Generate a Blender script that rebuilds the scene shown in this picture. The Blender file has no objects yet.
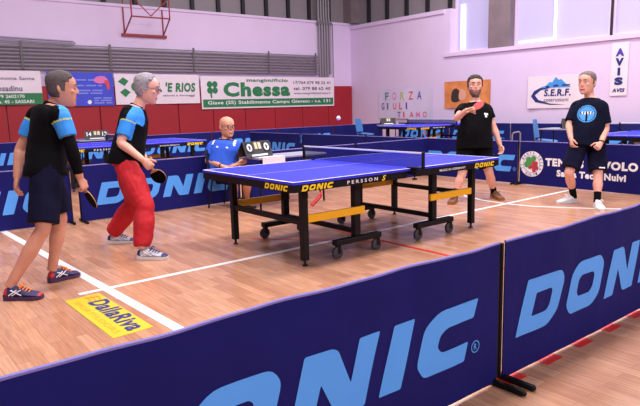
import bpy, bmesh, math, random
from mathutils import Vector, Matrix, Quaternion, noise
R_ = random.Random(7)
C = bpy.context.scene.collection
PI = math.pi
V = Vector

# ------------------------------------------------------------------ camera, world, light, exposure
scene = bpy.context.scene
cam = bpy.data.cameras.new('camera')
cam.sensor_fit = 'HORIZONTAL'; cam.sensor_width = 36.0; cam.lens = 33.37
cam.clip_start = 0.05; cam.clip_end = 200
camo = bpy.data.objects.new('camera', cam); C.objects.link(camo)
camo.matrix_world = Matrix(((0.780974, 0.120781, -0.612774, -4.10757), (-0.624029, 0.11028, -0.77358, -4.55425),
                            (-0.025857, 0.986534, 0.161496, 1.35755), (0, 0, 0, 1)))
scene.camera = camo
world = bpy.data.worlds.new('world'); scene.world = world; world.use_nodes = True
bg = world.node_tree.nodes['Background']
bg.inputs[0].default_value = (0.84, 0.78, 1.0, 1); bg.inputs[1].default_value = 0.27

def area(name, loc, sx, sy, power, col, rot=(0, 0, 0)):
    l = bpy.data.lights.new(name, 'AREA'); l.shape = 'RECTANGLE'; l.size = sx; l.size_y = sy
    l.energy = power; l.color = col
    o = bpy.data.objects.new(name, l); C.objects.link(o); o.location = loc; o.rotation_euler = rot
    return o
WARM = (1.0, 0.93, 0.88)
for lx, ly, lw in ((-3.6, -1.3, 420), (0.6, -1.3, 420), (4.6, -1.3, 330), (-2.6, 2.6, 250), (2.6, 2.6, 250), (-1.5, 7.2, 235), (5.0, 7.2, 235), (8.8, 1.5, 430), (8.8, 6.5, 330)):
    area('hall_lamp_light', (lx, ly, 7.6), 1.5, 1.5, lw, WARM)
for lx in (-5.0, 0.5, 6.0):
    area('front_fill_light', (lx, -10.5, 5.6), 1.5, 1.0, 330, WARM, (math.radians(62), 0, 0))  # unseen fill lamps added to brighten the faces turned toward the camera
scene.view_settings.view_transform = 'Standard'
scene.view_settings.look = 'None'
scene.view_settings.gamma = 1.0
scene.view_settings.use_curve_mapping = False
scene.view_settings.exposure = -0.34

# ------------------------------------------------------------------ materials
def lin(c):
    return tuple((x / 12.92 if x <= 0.04045 else ((x + 0.055) / 1.055) ** 2.4) for x in c)
def rgb(r, g, b): return lin((r / 255, g / 255, b / 255))
def mat(name, col, rough=0.6, metal=0.0, nz=0.0, nscale=20.0, bump=0.0, bscale=60.0, emis=0.0, spec=None, alpha=None):
    m = bpy.data.materials.new(name); m.use_nodes = True
    nt = m.node_tree; b = nt.nodes['Principled BSDF']
    b.inputs['Base Color'].default_value = (*col, 1)
    b.inputs['Roughness'].default_value = rough; b.inputs['Metallic'].default_value = metal
    if spec is not None: b.inputs['Specular IOR Level'].default_value = spec
    tc = nt.nodes.new('ShaderNodeTexCoord')
    if nz:
        n = nt.nodes.new('ShaderNodeTexNoise'); n.inputs['Scale'].default_value = nscale; n.inputs['Detail'].default_value = 4
        r = nt.nodes.new('ShaderNodeValToRGB')
        r.color_ramp.elements[0].position = 0.3; r.color_ramp.elements[1].position = 0.7
        r.color_ramp.elements[0].color = (*[c * (1 - nz) for c in col], 1)
        r.color_ramp.elements[1].color = (*[min(1, c * (1 + nz)) for c in col], 1)
        nt.links.new(tc.outputs['Object'], n.inputs['Vector']); nt.links.new(n.outputs['Fac'], r.inputs['Fac'])
        nt.links.new(r.outputs['Color'], b.inputs['Base Color'])
    if bump:
        n = nt.nodes.new('ShaderNodeTexNoise'); n.inputs['Scale'].default_value = bscale; n.inputs['Detail'].default_value = 3
        u = nt.nodes.new('ShaderNodeBump'); u.inputs['Strength'].default_value = bump; u.inputs['Distance'].default_value = 0.02
        nt.links.new(tc.outputs['Object'], n.inputs['Vector']); nt.links.new(n.outputs['Fac'], u.inputs['Height'])
        nt.links.new(u.outputs['Normal'], b.inputs['Normal'])
    if emis:
        b.inputs['Emission Color'].default_value = (*col, 1); b.inputs['Emission Strength'].default_value = emis
    return m

def floor_material():
    m = bpy.data.materials.new('wood_floor'); m.use_nodes = True
    nt = m.node_tree; b = nt.nodes['Principled BSDF']; L = nt.links.new
    tc = nt.nodes.new('ShaderNodeTexCoord')
    br = nt.nodes.new('ShaderNodeTexBrick')
    br.offset = 0.37; br.offset_frequency = 2
    br.inputs['Scale'].default_value = 1.0
    br.inputs['Brick Width'].default_value = 0.55; br.inputs['Row Height'].default_value = 0.075
    br.inputs['Mortar Size'].default_value = 0.0012; br.inputs['Mortar Smooth'].default_value = 0.3
    br.inputs['Bias'].default_value = 0.0
    br.inputs['Color1'].default_value = (*rgb(206, 156, 128), 1); br.inputs['Color2'].default_value = (*rgb(184, 131, 104), 1)
    br.inputs['Mortar'].default_value = (*rgb(160, 108, 78), 1)
    rot = nt.nodes.new('ShaderNodeMapping'); rot.inputs['Rotation'].default_value = (0, 0, PI / 2)
    L(tc.outputs['Object'], rot.inputs['Vector']); L(rot.outputs['Vector'], br.inputs['Vector'])
    mp = nt.nodes.new('ShaderNodeMapping'); mp.inputs['Scale'].default_value = (26, 1.5, 1)
    L(tc.outputs['Object'], mp.inputs['Vector'])
    gr = nt.nodes.new('ShaderNodeTexNoise'); gr.inputs['Scale'].default_value = 3.0; gr.inputs['Detail'].default_value = 5
    L(mp.outputs['Vector'], gr.inputs['Vector'])
    rp = nt.nodes.new('ShaderNodeValToRGB')
    rp.color_ramp.elements[0].color = (0.80, 0.76, 0.74, 1); rp.color_ramp.elements[1].color = (1.12, 1.1, 1.08, 1)
    rp.color_ramp.elements[0].position = 0.3; rp.color_ramp.elements[1].position = 0.7
    L(gr.outputs['Fac'], rp.inputs['Fac'])
    mx = nt.nodes.new('ShaderNodeMix'); mx.data_type = 'RGBA'; mx.blend_type = 'MULTIPLY'; mx.inputs['Factor'].default_value = 1.0
    L(br.outputs['Color'], mx.inputs[6]); L(rp.outputs['Color'], mx.inputs[7])
    L(mx.outputs[2], b.inputs['Base Color'])
    b.inputs['Roughness'].default_value = 0.24
    b.inputs['Specular IOR Level'].default_value = 0.5
    return m

def banded(name, c1, c2, axis, period, rough=0.6):
    """ribbed sheet: bump of vertical ribs"""
    m = mat(name, c1, rough)
    return m

M = {}
M['floor'] = floor_material()
M['wall'] = mat('white_paint_lavender_light', rgb(224, 204, 242), 0.75, nz=0.025, nscale=1.3)  # white paint; the lavender cast of the light is mixed into its colour
M['cladding'] = mat('grey_cladding', rgb(140, 132, 140), 0.6, nz=0.05, nscale=1.5)
M['rib'] = mat('dark_rib', rgb(30, 27, 36), 0.6)
M['concrete'] = mat('concrete', rgb(128, 112, 122), 0.85, nz=0.12, nscale=3)
M['redpad'] = mat('red_vinyl_pad', rgb(160, 24, 42), 0.6, nz=0.06, nscale=1.2)
M['white'] = mat('white_paint', rgb(238, 232, 240), 0.45)
M['redline'] = mat('red_line_paint', rgb(210, 50, 40), 0.4)
M['yellow'] = mat('yellow_sticker', rgb(218, 188, 40), 0.5)
M['yellowmetal'] = mat('yellow_metal', rgb(247, 180, 18), 0.4)
M['yellowtext'] = mat('yellow_print', rgb(250, 210, 20), 0.5)
M['navytext'] = mat('navy_print', rgb(30, 45, 120), 0.5)
M['orangetext'] = mat('orange_print', rgb(238, 165, 40), 0.5)
M['cloth'] = mat('navy_barrier_cloth', rgb(22, 22, 100), 0.7, spec=0.15, nz=0.10, nscale=3.0, bump=0.25, bscale=9)
M['clothfar'] = mat('blue_barrier_cloth', rgb(22, 28, 102), 0.75, spec=0.15, nz=0.10, nscale=3.0, bump=0.25, bscale=9)
M['piping'] = mat('lavender_piping', rgb(120, 112, 190), 0.6)
M['logoblue'] = mat('sky_blue_print', rgb(80, 160, 255), 0.55, nz=0.03, nscale=4)
M['whiteprint'] = mat('white_print', rgb(240, 236, 248), 0.6)
M['black'] = mat('black_metal', rgb(13, 12, 17), 0.5, spec=0.25)
M['blackplastic'] = mat('black_plastic', rgb(24, 23, 28), 0.5)
M['tableblue'] = mat('table_blue', rgb(56, 58, 228), 0.6, spec=0.12)
M['apron'] = mat('table_apron_black', rgb(14, 12, 20), 0.55, spec=0.2)
M['wheel'] = mat('grey_wheel', rgb(62, 58, 66), 0.6)
M['net'] = mat('net_mesh', rgb(30, 36, 110), 0.8)
M['skin'] = mat('skin', rgb(214, 150, 128), 0.55, nz=0.06, nscale=25)
M['skin2'] = mat('skin_tan', rgb(206, 142, 122), 0.55, nz=0.06, nscale=25)
M['skin3'] = mat('skin_pale', rgb(228, 168, 152), 0.55, nz=0.06, nscale=25)
M['lips'] = mat('lips', rgb(170, 92, 88), 0.5)
M['eyewhite'] = mat('eye_white', rgb(196, 184, 184), 0.4)
M['iris'] = mat('iris_dark', rgb(40, 28, 24), 0.3)
M['hairdark'] = mat('dark_grey_hair', rgb(86, 76, 80), 0.85, nz=0.35, nscale=90, bump=0.6, bscale=160)
M['hairgrey'] = mat('grey_hair', rgb(160, 152, 164), 0.8, nz=0.25, nscale=70, bump=0.6, bscale=140)
M['hairbrown'] = mat('dark_brown_hair', rgb(58, 46, 46), 0.8, nz=0.3, nscale=90, bump=0.6, bscale=160)
M['hairshort'] = mat('cropped_grey_hair', rgb(120, 104, 106), 0.8, nz=0.25, nscale=110, bump=0.4, bscale=200)
M['beard'] = mat('dark_beard', rgb(124, 92, 84), 0.8, nz=0.3, nscale=120)
M['blackcloth'] = mat('black_fabric', rgb(11, 10, 16), 0.85, nz=0.15, nscale=8, spec=0.1)
M['navycloth'] = mat('navy_fabric', rgb(18, 18, 44), 0.85, nz=0.15, nscale=8, spec=0.1)
M['navytee'] = mat('navy_tee_fabric', rgb(15, 17, 40), 0.85, nz=0.15, nscale=8, spec=0.1)
M['blueshirt'] = mat('sky_blue_fabric', rgb(44, 142, 240), 0.7, nz=0.06, nscale=9)
M['poloblue'] = mat('royal_blue_fabric', rgb(40, 92, 222), 0.75, nz=0.08, nscale=9)
M['limepipe'] = mat('lime_piping', rgb(190, 200, 90), 0.6)
M['redcloth'] = mat('red_track_fabric', rgb(186, 14, 34), 0.8, nz=0.08, nscale=7)
M['whitecloth'] = mat('white_fabric', rgb(235, 232, 240), 0.7)
M['teelogo'] = mat('light_blue_print', rgb(66, 150, 232), 0.7)
M['shoenavy'] = mat('navy_shoe_mesh', rgb(40, 42, 98), 0.6, nz=0.1, nscale=40)
M['shoered'] = mat('red_shoe_trim', rgb(190, 50, 60), 0.6)
M['shoegrey'] = mat('grey_shoe_mesh', rgb(186, 186, 204), 0.6, nz=0.08, nscale=40)
M['shoewhite'] = mat('white_shoe_leather', rgb(232, 230, 238), 0.5)
M['shoebrown'] = mat('brown_suede', rgb(120, 80, 58), 0.85, nz=0.15, nscale=40)
M['solewhite'] = mat('white_sole', rgb(225, 222, 230), 0.5)
M['soledark'] = mat('dark_sole', rgb(50, 44, 60), 0.6)
M['solenavy'] = mat('navy_red_sole', rgb(74, 40, 84), 0.6)
M['solegum'] = mat('gum_sole', rgb(150, 90, 60), 0.6)
M['orangelace'] = mat('orange_lace', rgb(250, 130, 40), 0.6)
M['rubberblack'] = mat('black_rubber', rgb(11, 10, 15), 0.85, spec=0.05)
M['rubberred'] = mat('red_rubber', rgb(214, 40, 52), 0.5)
M['wood'] = mat('pale_wood', rgb(190, 140, 95), 0.5, nz=0.12, nscale=30)
M['ball'] = mat('white_ball', rgb(248, 246, 250), 0.4)
M['bluechair'] = mat('blue_plastic', rgb(62, 130, 200), 0.45)
M['grey'] = mat('grey_metal', rgb(128, 122, 134), 0.5, metal=0.3)
M['pipe'] = mat('grey_pipe', rgb(138, 130, 142), 0.45, metal=0.2)
M['paleblue'] = mat('pale_blue_print', rgb(128, 140, 238), 0.6)
M['sheetlav'] = mat('pale_lavender_sheet', rgb(216, 206, 242), 0.8)
M['bracket'] = mat('dark_bracket', rgb(96, 90, 98), 0.5)
M['cream'] = mat('cream_card', rgb(214, 204, 168), 0.6)
M['hoop'] = mat('red_brown_steel', rgb(150, 42, 56), 0.5)
M['bannerwhite'] = mat('white_banner_vinyl', rgb(236, 222, 240), 0.6, nz=0.03, nscale=3, bump=0.3, bscale=4)
M['bannergreen'] = mat('green_banner_print', rgb(36, 124, 78), 0.6)
M['bannerblue'] = mat('blue_banner_vinyl', rgb(62, 74, 214), 0.55, nz=0.1, nscale=3, bump=0.3, bscale=4)
M['greytext'] = mat('grey_print', rgb(96, 84, 110), 0.6)
M['banneror'] = mat('orange_banner', rgb(226, 140, 84), 0.7, nz=0.22, nscale=3)
M['purpletext'] = mat('purple_print', rgb(72, 62, 170), 0.6)
M['pinktext'] = mat('pink_print', rgb(226, 120, 190), 0.6)
M['redtext'] = mat('red_print', rgb(224, 70, 80), 0.6)
M['tealtext'] = mat('teal_print', rgb(60, 140, 150), 0.6)
M['limetext'] = mat('lime_print', rgb(190, 200, 90), 0.6)
M['slate'] = mat('dark_grey_board', rgb(58, 56, 66), 0.6)
M['paper'] = mat('white_paper', rgb(236, 226, 244), 0.7)
M['greytop'] = mat('pale_grey_laminate', rgb(150, 150, 178), 0.5)
M['pane'] = mat('frosted_pane', rgb(190, 184, 228), 0.4, emis=0.16)
M['daylight'] = mat('bright_daylight_gap', rgb(225, 240, 255), 0.4, emis=1.0)
M['glassesframe'] = mat('dark_glasses_frame', rgb(40, 30, 36), 0.35)
M['leaf'] = mat('grape_leaf_print', rgb(70, 150, 80), 0.6)
M['grape'] = mat('grape_red_print', rgb(180, 50, 70), 0.6)
def lens_mat():
    m = bpy.data.materials.new('clear_lens'); m.use_nodes = True
    b = m.node_tree.nodes['Principled BSDF']
    b.inputs['Base Color'].default_value = (0.9, 0.92, 0.95, 1); b.inputs['Roughness'].default_value = 0.05
    b.inputs['Transmission Weight'].default_value = 1.0; b.inputs['IOR'].default_value = 1.05
    return m
M['lens'] = lens_mat()

# ------------------------------------------------------------------ mesh building
class MB:
    def __init__(s): s.v = []; s.f = []; s.mi = []
    def add(s, vs, fs, mi=0):
        o = len(s.v); s.v += [tuple(v) for v in vs]
        s.f += [tuple(i + o for i in f) for f in fs]; s.mi += [mi] * len(fs)
        return s
    def box(s, lo, hi, mi=0):
        x0, y0, z0 = lo; x1, y1, z1 = hi
        return s.add([(x0, y0, z0), (x1, y0, z0), (x1, y1, z0), (x0, y1, z0), (x0, y0, z1), (x1, y0, z1), (x1, y1, z1), (x0, y1, z1)],
                     [(0, 3, 2, 1), (4, 5, 6, 7), (0, 1, 5, 4), (1, 2, 6, 5), (2, 3, 7, 6), (3, 0, 4, 7)], mi)
    def bbox(s, lo, hi, b=0.006, mi=0):
        """bevelled box"""
        bm = bmesh.new(); bmesh.ops.create_cube(bm, size=1)
        for v in bm.verts: v.co = V([lo[i] + (v.co[i] + 0.5) * (hi[i] - lo[i]) for i in range(3)])
        b = min(b, 0.45 * min(abs(hi[i] - lo[i]) for i in range(3)))
        bmesh.ops.bevel(bm, geom=bm.edges[:], offset=b, segments=2, affect='EDGES', profile=0.5)
        return s.frombm(bm, mi)
    def frombm(s, bm, mi=0, mtx=None):
        bm.verts.index_update()
        vs = [(mtx @ v.co if mtx else v.co.copy()) for v in bm.verts]; fs = [tuple(v.index for v in f.verts) for f in bm.faces]
        bm.free(); return s.add(vs, fs, mi)
    def loft(s, rings, mi=0, cap=True):
        n = len(rings[0]); vs = [p for r in rings for p in r]; fs = []
        for k in range(len(rings) - 1):
            for i in range(n):
                j = (i + 1) % n
                fs.append((k * n + i, k * n + j, (k + 1) * n + j, (k + 1) * n + i))
        if cap:
            fs.append(tuple(range(n - 1, -1, -1))); o = (len(rings) - 1) * n; fs.append(tuple(o + i for i in range(n)))
        return s.add(vs, fs, mi)
    def tube(s, pts, rad, n=10, mi=0, flat=1.0, up=None, smooth=0, round_ends=False):
        pts = [V(p) for p in pts]
        if not isinstance(rad, (list, tuple)): rad = [rad] * len(pts)
        rad = list(rad)
        if smooth: pts, rad = crom(pts, rad, smooth)
        if round_ends:
            d0 = (pts[0] - pts[1]).normalized(); d1 = (pts[-1] - pts[-2]).normalized(); a, b = rad[0], rad[-1]
            pre = [(pts[0] + d0 * a * t, a * math.sqrt(max(0.0, 1 - t * t))) for t in (0.97, 0.8, 0.45)]
            post = [(pts[-1] + d1 * b * t, b * math.sqrt(max(0.0, 1 - t * t))) for t in (0.45, 0.8, 0.97)]
            pts = [p for p, _ in pre] + pts + [p for p, _ in post]; rad = [r for _, r in pre] + rad + [r for _, r in post]
        T = []
        for i in range(len(pts)):
            a = pts[max(0, i - 1)]; b = pts[min(len(pts) - 1, i + 1)]; T.append((b - a).normalized())
        u = V(up) if up else (V((0, 0, 1)) if abs(T[0].z) < 0.9 else V((1, 0, 0)))
        u = (u - T[0] * u.dot(T[0])).normalized(); rings = []
        for i, p in enumerate(pts):
            if i: u = (u - T[i] * u.dot(T[i])).normalized()
            w = T[i].cross(u)
            rings.append([p + (u * math.cos(2 * PI * k / n) * flat + w * math.sin(2 * PI * k / n)) * rad[i] for k in range(n)])
        return s.loft(rings, mi)
    def ell(s, c, r, mi=0, axes=None, seg=14, ring=9):
        c = V(c); ax = axes or (V((1, 0, 0)), V((0, 1, 0)), V((0, 0, 1)))
        vs = []; fs = []
        for i in range(1, ring):
            th = PI * i / ring
            for k in range(seg):
                ph = 2 * PI * k / seg
                vs.append(c + ax[0] * (r[0] * math.sin(th) * math.cos(ph)) + ax[1] * (r[1] * math.sin(th) * math.sin(ph)) + ax[2] * (r[2] * math.cos(th)))
        for i in range(ring - 2):
            for k in range(seg):
                j = (k + 1) % seg; fs.append((i * seg + k, (i + 1) * seg + k, (i + 1) * seg + j, i * seg + j))
        vs.append(c + ax[2] * r[2]); vs.append(c - ax[2] * r[2]); t = len(vs) - 2
        for k in range(seg):
            j = (k + 1) % seg; fs.append((t, k, j)); o = (ring - 2) * seg; fs.append((t + 1, o + j, o + k))
        return s.add(vs, fs, mi)
    def mesh(s, name, mats, smooth=False):
        me = bpy.data.meshes.new(name); me.from_pydata([tuple(v) for v in s.v], [], s.f)
        for m in (mats if isinstance(mats, (list, tuple)) else [mats]): me.materials.append(m)
        me.polygons.foreach_set('material_index', s.mi)
        bm = bmesh.new(); bm.from_mesh(me); bmesh.ops.recalc_face_normals(bm, faces=bm.faces[:]); bm.to_mesh(me); bm.free()
        if smooth: shade(me)
        me.update(); return me
    def build(s, name, mats, parent=None, world=False, smooth=False):
        if parent and world:
            o = parent
            off = V((0, 0, 0))
            while o: off += o.location; o = o.parent
            s.v = [V(p) - off for p in s.v]
        me = s.mesh(name, mats, smooth)
        return link(name, me, parent)

def shade(me, ang=40):
    me.polygons.foreach_set('use_smooth', [True] * len(me.polygons))
    try: me.set_sharp_from_angle(angle=math.radians(ang))
    except Exception: pass
def link(name, data, parent=None):
    o = bpy.data.objects.new(name, data); C.objects.link(o)
    if parent: o.parent = parent
    return o
def crom(pts, rad, k):
    P = []; Q = []
    n = len(pts)
    for i in range(n - 1):
        p0 = pts[max(0, i - 1)]; p1 = pts[i]; p2 = pts[i + 1]; p3 = pts[min(n - 1, i + 2)]
        for j in range(k):
            t = j / k
            P.append(0.5 * ((2 * p1) + (p2 - p0) * t + (2 * p0 - 5 * p1 + 4 * p2 - p3) * t * t + (3 * p1 - p0 - 3 * p2 + p3) * t ** 3))
            Q.append(rad[i] + (rad[i + 1] - rad[i]) * (t * t * (3 - 2 * t)))
    P.append(pts[-1]); Q.append(rad[-1]); return P, Q
def tag(o, label, cat, group=None):
    o['label'] = label; o['category'] = cat
    if group: o['group'] = group
    return o
def empty(name, loc, label, cat, group=None, rz=0):
    o = link(name, None); o.location = loc; o.rotation_euler = (0, 0, rz); o.empty_display_size = 0.1
    return tag(o, label, cat, group)
def struct(o): o['kind'] = 'structure'; return o
def remesh(mb, voxel, it=3, fac=0.5):
    me = mb.mesh('tmp', M['skin']); o = link('tmp', me)
    m = o.modifiers.new('r', 'REMESH'); m.mode = 'VOXEL'; m.voxel_size = voxel; m.adaptivity = 0
    if it: s = o.modifiers.new('s', 'SMOOTH'); s.factor = fac; s.iterations = it
    dg = bpy.context.evaluated_depsgraph_get(); dg.update()
    out = bpy.data.meshes.new_from_object(o.evaluated_get(dg))
    bpy.data.objects.remove(o); bpy.data.meshes.remove(me)
    out.materials.clear()
    return out
def paint(me, fn):
    me.polygons.foreach_set('material_index', [fn(p.center) for p in me.polygons])

# ------------------------------------------------------------------ lettering
_fc = {}
def glyphs(text, bold=0.0, shear=0.0):
    key = (text, bold, shear)
    if key in _fc: return _fc[key]
    cu = bpy.data.curves.new('t', 'FONT'); cu.body = text; cu.size = 1; cu.offset = bold; cu.shear = shear; cu.resolution_u = 3
    cu.space_character = 1.0 + bold * 2.5
    o = link('t', cu); dg = bpy.context.evaluated_depsgraph_get(); dg.update()
    me = bpy.data.meshes.new_from_object(o.evaluated_get(dg)); bpy.data.objects.remove(o)
    vs = [v.co.copy() for v in me.vertices]; fs = [tuple(p.vertices) for p in me.polygons]
    bpy.data.meshes.remove(me)
    _fc[key] = (vs, fs); return _fc[key]
def polyfill(loops):
    cu = bpy.data.curves.new('t', 'CURVE'); cu.dimensions = '2D'; cu.fill_mode = 'BOTH'
    for lp in loops:
        s = cu.splines.new('POLY'); s.points.add(len(lp) - 1); s.use_cyclic_u = True
        for p, c in zip(s.points, lp): p.co = (c[0], c[1], 0, 1)
    o = link('t', cu); dg = bpy.context.evaluated_depsgraph_get(); dg.update()
    me = bpy.data.meshes.new_from_object(o.evaluated_get(dg)); bpy.data.objects.remove(o)
    vs = [v.co.copy() for v in me.vertices]; fs = [tuple(p.vertices) for p in me.polygons]
    return vs, fs
def rnd(lp, r=0.09, k=3):
    """round the corners of a polygon given as (x,y[,r])"""
    out = []; n = len(lp)
    for i in range(n):
        p = V(lp[i][:2]); rr = lp[i][2] if len(lp[i]) > 2 else r
        if rr <= 0: out.append(tuple(p)); continue
        a = V(lp[i - 1][:2]); b = V(lp[(i + 1) % n][:2])
        da = (a - p); db = (b - p); q = min(rr, da.length * 0.45, db.length * 0.45)
        s = p + da.normalized() * q; e = p + db.normalized() * q
        for j in range(k + 1):
            t = j / k; out.append(tuple(s * (1 - t) ** 2 + p * 2 * t * (1 - t) + e * t * t))
    return out
def donic():
    loops = []; SL = 0.32
    def put(x0, lps):
        for lp in lps: loops.append([(x0 + x + y * SL, y) for x, y in lp])
    z = 0.03
    put(0.0, [rnd([(0, 0, z), (0.98, 0, .2), (1.22, 0.22, .1), (1.22, 0.8, .1), (1.05, 1, .2), (0, 1, z)]), rnd([(0.34, 0.3, z), (0.8, 0.3, .08), (0.88, 0.38, .05), (0.88, 0.64, .05), (0.82, 0.71, .05), (0.34, 0.71, z)])])
    put(1.52, [rnd([(0.22, 0), (1.02, 0, .2), (1.24, 0.22, .1), (1.24, 0.8, .1), (1.05, 1, .2), (0.22, 1, .2), (0, 0.78, .1), (0, 0.2, .1)]), rnd([(0.42, 0.3), (0.82, 0.3), (0.9, 0.4), (0.9, 0.64), (0.82, 0.71), (0.42, 0.71), (0.34, 0.62), (0.34, 0.4)], 0.05)])
    put(3.05, [rnd([(0, 0, z), (0.38, 0, z), (0.38, 0.55, z), (0.78, 0.04, .1), (0.9, 0, .05), (1.3, 0, z), (1.3, 1, z), (0.92, 1, z), (0.92, 0.42, z), (0.54, 0.95, .1), (0.42, 1, .05), (0, 1, z)])])
    put(4.62, [rnd([(0, 0, z), (0.42, 0, z), (0.42, 1, z), (0, 1, z)])])
    put(5.3, [rnd([(0.22, 0), (1.15, 0, z), (1.15, 0.31, z), (0.5, 0.31, .08), (0.38, 0.42, .05), (0.38, 0.6, .05), (0.5, 0.69, .08), (1.15, 0.69, z), (1.15, 1, z), (0.22, 1, .2), (0, 0.78, .1), (0, 0.22, .1)])])
    vs, fs = polyfill(loops)
    W = max(v.x for v in vs)
    return [V((v.x / W, v.y, 0)) for v in vs], fs
DON = donic()
def place(g, o, u, v, w, h, mi=0, mb=None, cut=0.0, wave=None, lift=0.002, fit=True, natural=False, thick=0.0):
    """fit 2D glyph mesh g into the w x h box at o (lower-left), axes u, v"""
    vs, fs = g; mb = mb if mb is not None else MB()
    if not vs: return mb
    x0 = min(p.x for p in vs); x1 = max(p.x for p in vs); y0 = min(p.y for p in vs); y1 = max(p.y for p in vs)
    sx = w / max(1e-6, x1 - x0); sy = h / max(1e-6, y1 - y0)
    q = [((p.x - x0) * sx, (p.y - y0) * sy) for p in vs]
    o = V(o); u = V(u).normalized(); v = V(v).normalized(); n = u.cross(v)
    if cut:
        bm = bmesh.new(); bv = [bm.verts.new((a, b, 0)) for a, b in q]
        for f in fs:
            try: bm.faces.new([bv[i] for i in f])
            except ValueError: pass
        k = cut
        while k < w:
            bmesh.ops.bisect_plane(bm, geom=bm.verts[:] + bm.edges[:] + bm.faces[:], plane_co=(k, 0, 0), plane_no=(1, 0, 0)); k += cut
        k = cut
        while k < h:
            bmesh.ops.bisect_plane(bm, geom=bm.verts[:] + bm.edges[:] + bm.faces[:], plane_co=(0, k, 0), plane_no=(0, 1, 0)); k += cut
        bm.verts.index_update(); q = [(p.co.x, p.co.y) for p in bm.verts]; fs = [tuple(p.index for p in f.verts) for f in bm.faces]; bm.free()
    P = []
    for a, b in q:
        p = o + u * a + v * b + n * lift
        if wave: p = wave(p)
        P.append(p)
    mb.add(P, fs, mi); return mb
def text(s, o, u, v, w, h, bold=0.0, shear=0.0, **k): return place(glyphs(s, bold, shear), o, u, v, w, h, **k)

X, Y, Z = V((1, 0, 0)), V((0, 1, 0)), V((0, 0, 1))

# ------------------------------------------------------------------ the hall
XW, YW = 11.9, 13.4
struct(MB().box((-9, -9, -0.1), (XW + 0.5, YW + 0.5, 0)).build('floor', M['floor']))
w = MB(); w.box((-9, YW + 0.06, 0), (XW + 0.5, YW + 0.5, 4.5)); w.box((-9, YW + 0.02, 4.42), (XW, YW + 0.1, 4.5))
struct(w.build('wall_back', M['wall']))
struct(MB().box((-9, YW + 0.32, 4.5), (XW + 0.5, YW + 0.5, 8)).build('wall_back_cladding', M['cladding']))
w = MB(); w.box((XW, 8.5, 0), (XW + 0.4, YW + 0.06, 4.4)); w.box((XW, -9, 0), (XW + 0.4, 8.5, 2.98))
struct(w.build('wall_right', M['wall']))
struct(MB().box((XW + 0.3, 8.5, 4.4), (XW + 0.4, YW, 8)).build('wall_right_cladding', M['cladding']))
k = 0
def trim(mb, m):
    global k; k += 1
    return struct(mb.build('trim_%d' % k, m))
trim(MB().box((XW - 0.06, -9, 2.86), (XW + 0.0, 8.72, 2.98)), M['wall'])
trim(MB().box((XW - 0.05, 8.75, 4.27), (XW + 0.0, YW, 4.40)), M['wall'])
trim(MB().box((XW - 0.12, YW - 0.15, 4.5), (XW + 0.3, YW + 0.3, 8)), M['concrete'])
for i in range(17):
    x = 11.0 - 0.96 * i
    trim(MB().box((x - 0.06, YW + 0.22, 4.5), (x + 0.06, YW + 0.32, 8)), M['rib'])
for i in range(5):
    y = 12.65 - 0.98 * i
    trim(MB().box((XW + 0.2, y - 0.06, 4.4), (XW + 0.3, y + 0.06, 8)), M['rib'])
# windows of the right wall
struct(MB().bbox((XW - 0.02, 6.25, 2.98), (XW + 0.4, 7.02, 8), 0.02).build('wall_right_pillar', M['concrete']))
for n, (y0, y1) in enumerate(((7.02, 8.5), (3.33, 6.25), (-1.2, 3.27)), 1):
    wn = struct(link('window_%d' % n, None)); wn.location = (XW + 0.3, (y0 + y1) / 2, 2.98)
    MB().box((XW + 0.3, y0, 3.02), (XW + 0.33, y1, 7.6)).build('pane', M['pane'], wn, True)
    fr = MB(); fr.box((XW + 0.24, y0, 2.98), (XW + 0.36, y1, 3.05)); fr.box((XW + 0.24, y0, 3.05), (XW + 0.36, y0 + 0.06, 7.6)); fr.box((XW + 0.24, y1 - 0.06, 3.05), (XW + 0.36, y1, 7.6))
    fr.build('window_frame', M['wall'], wn, True)
    g = MB()
    if n == 1: g.box((XW + 0.22, 8.12, 3.05), (XW + 0.30, 8.26, 4.5))
    if n == 2: g.box((XW + 0.22, 4.95, 3.06), (XW + 0.30, 6.1, 3.115)); g.box((XW + 0.22, 4.91, 3.06), (XW + 0.30, 4.96, 7.0))
    if g.v: g.build('daylight_gap', M['daylight'], wn, True)
trim(MB().box((XW + 0.2, 3.27, 2.98), (XW + 0.36, 3.33, 8)), M['rib'])

# floor lines
def line(a, b, wd, m, z=0.002):
    a = V((*a, 0)); b = V((*b, 0)); d = (b - a).normalized(); n = V((-d.y, d.x, 0)) * wd / 2
    mb = MB(); lo = [a + n, a - n, b - n, b + n]
    mb.loft([[p + Z * 0.0002 for p in lo], [p + Z * z for p in lo]]); trim(mb, m)
line((-2.80, 3.6), (-2.55, -2.9), 0.075, M['white'])
line((-2.87, -0.03), (4.42, 0.06), 0.05, M['white'], 0.0025)
arc = [(3.56, 1.55), (3.1, 1.12), (2.86, 0.80), (2.74, 0.45), (2.70, 0.05), (2.76, -0.35), (2.95, -0.68), (3.14, -1.0), (3.45, -1.4), (3.9, -1.75)]
n = MB(); rr = [[], []]
for i, q in enumerate(arc):
    a = V((*arc[max(0, i - 1)], 0)); b = V((*arc[min(len(arc) - 1, i + 1)], 0)); d = (b - a).normalized(); s = V((-d.y, d.x, 0)) * 0.025
    rr[0].append(V((*q, 0.002)) + s); rr[1].append(V((*q, 0.002)) - s)
n.add(rr[0] + rr[1], [(i, i + 1, len(arc) + i + 1, len(arc) + i) for i in range(len(arc) - 1)])
trim(n, M['white'])
line((-0.0, 0.4), (-0.0, -2.9), 0.045, M['redline'], 0.003)
line((-0.9, 0.7), (-0.02, -0.4), 0.04, M['redline'], 0.0015)
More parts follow.
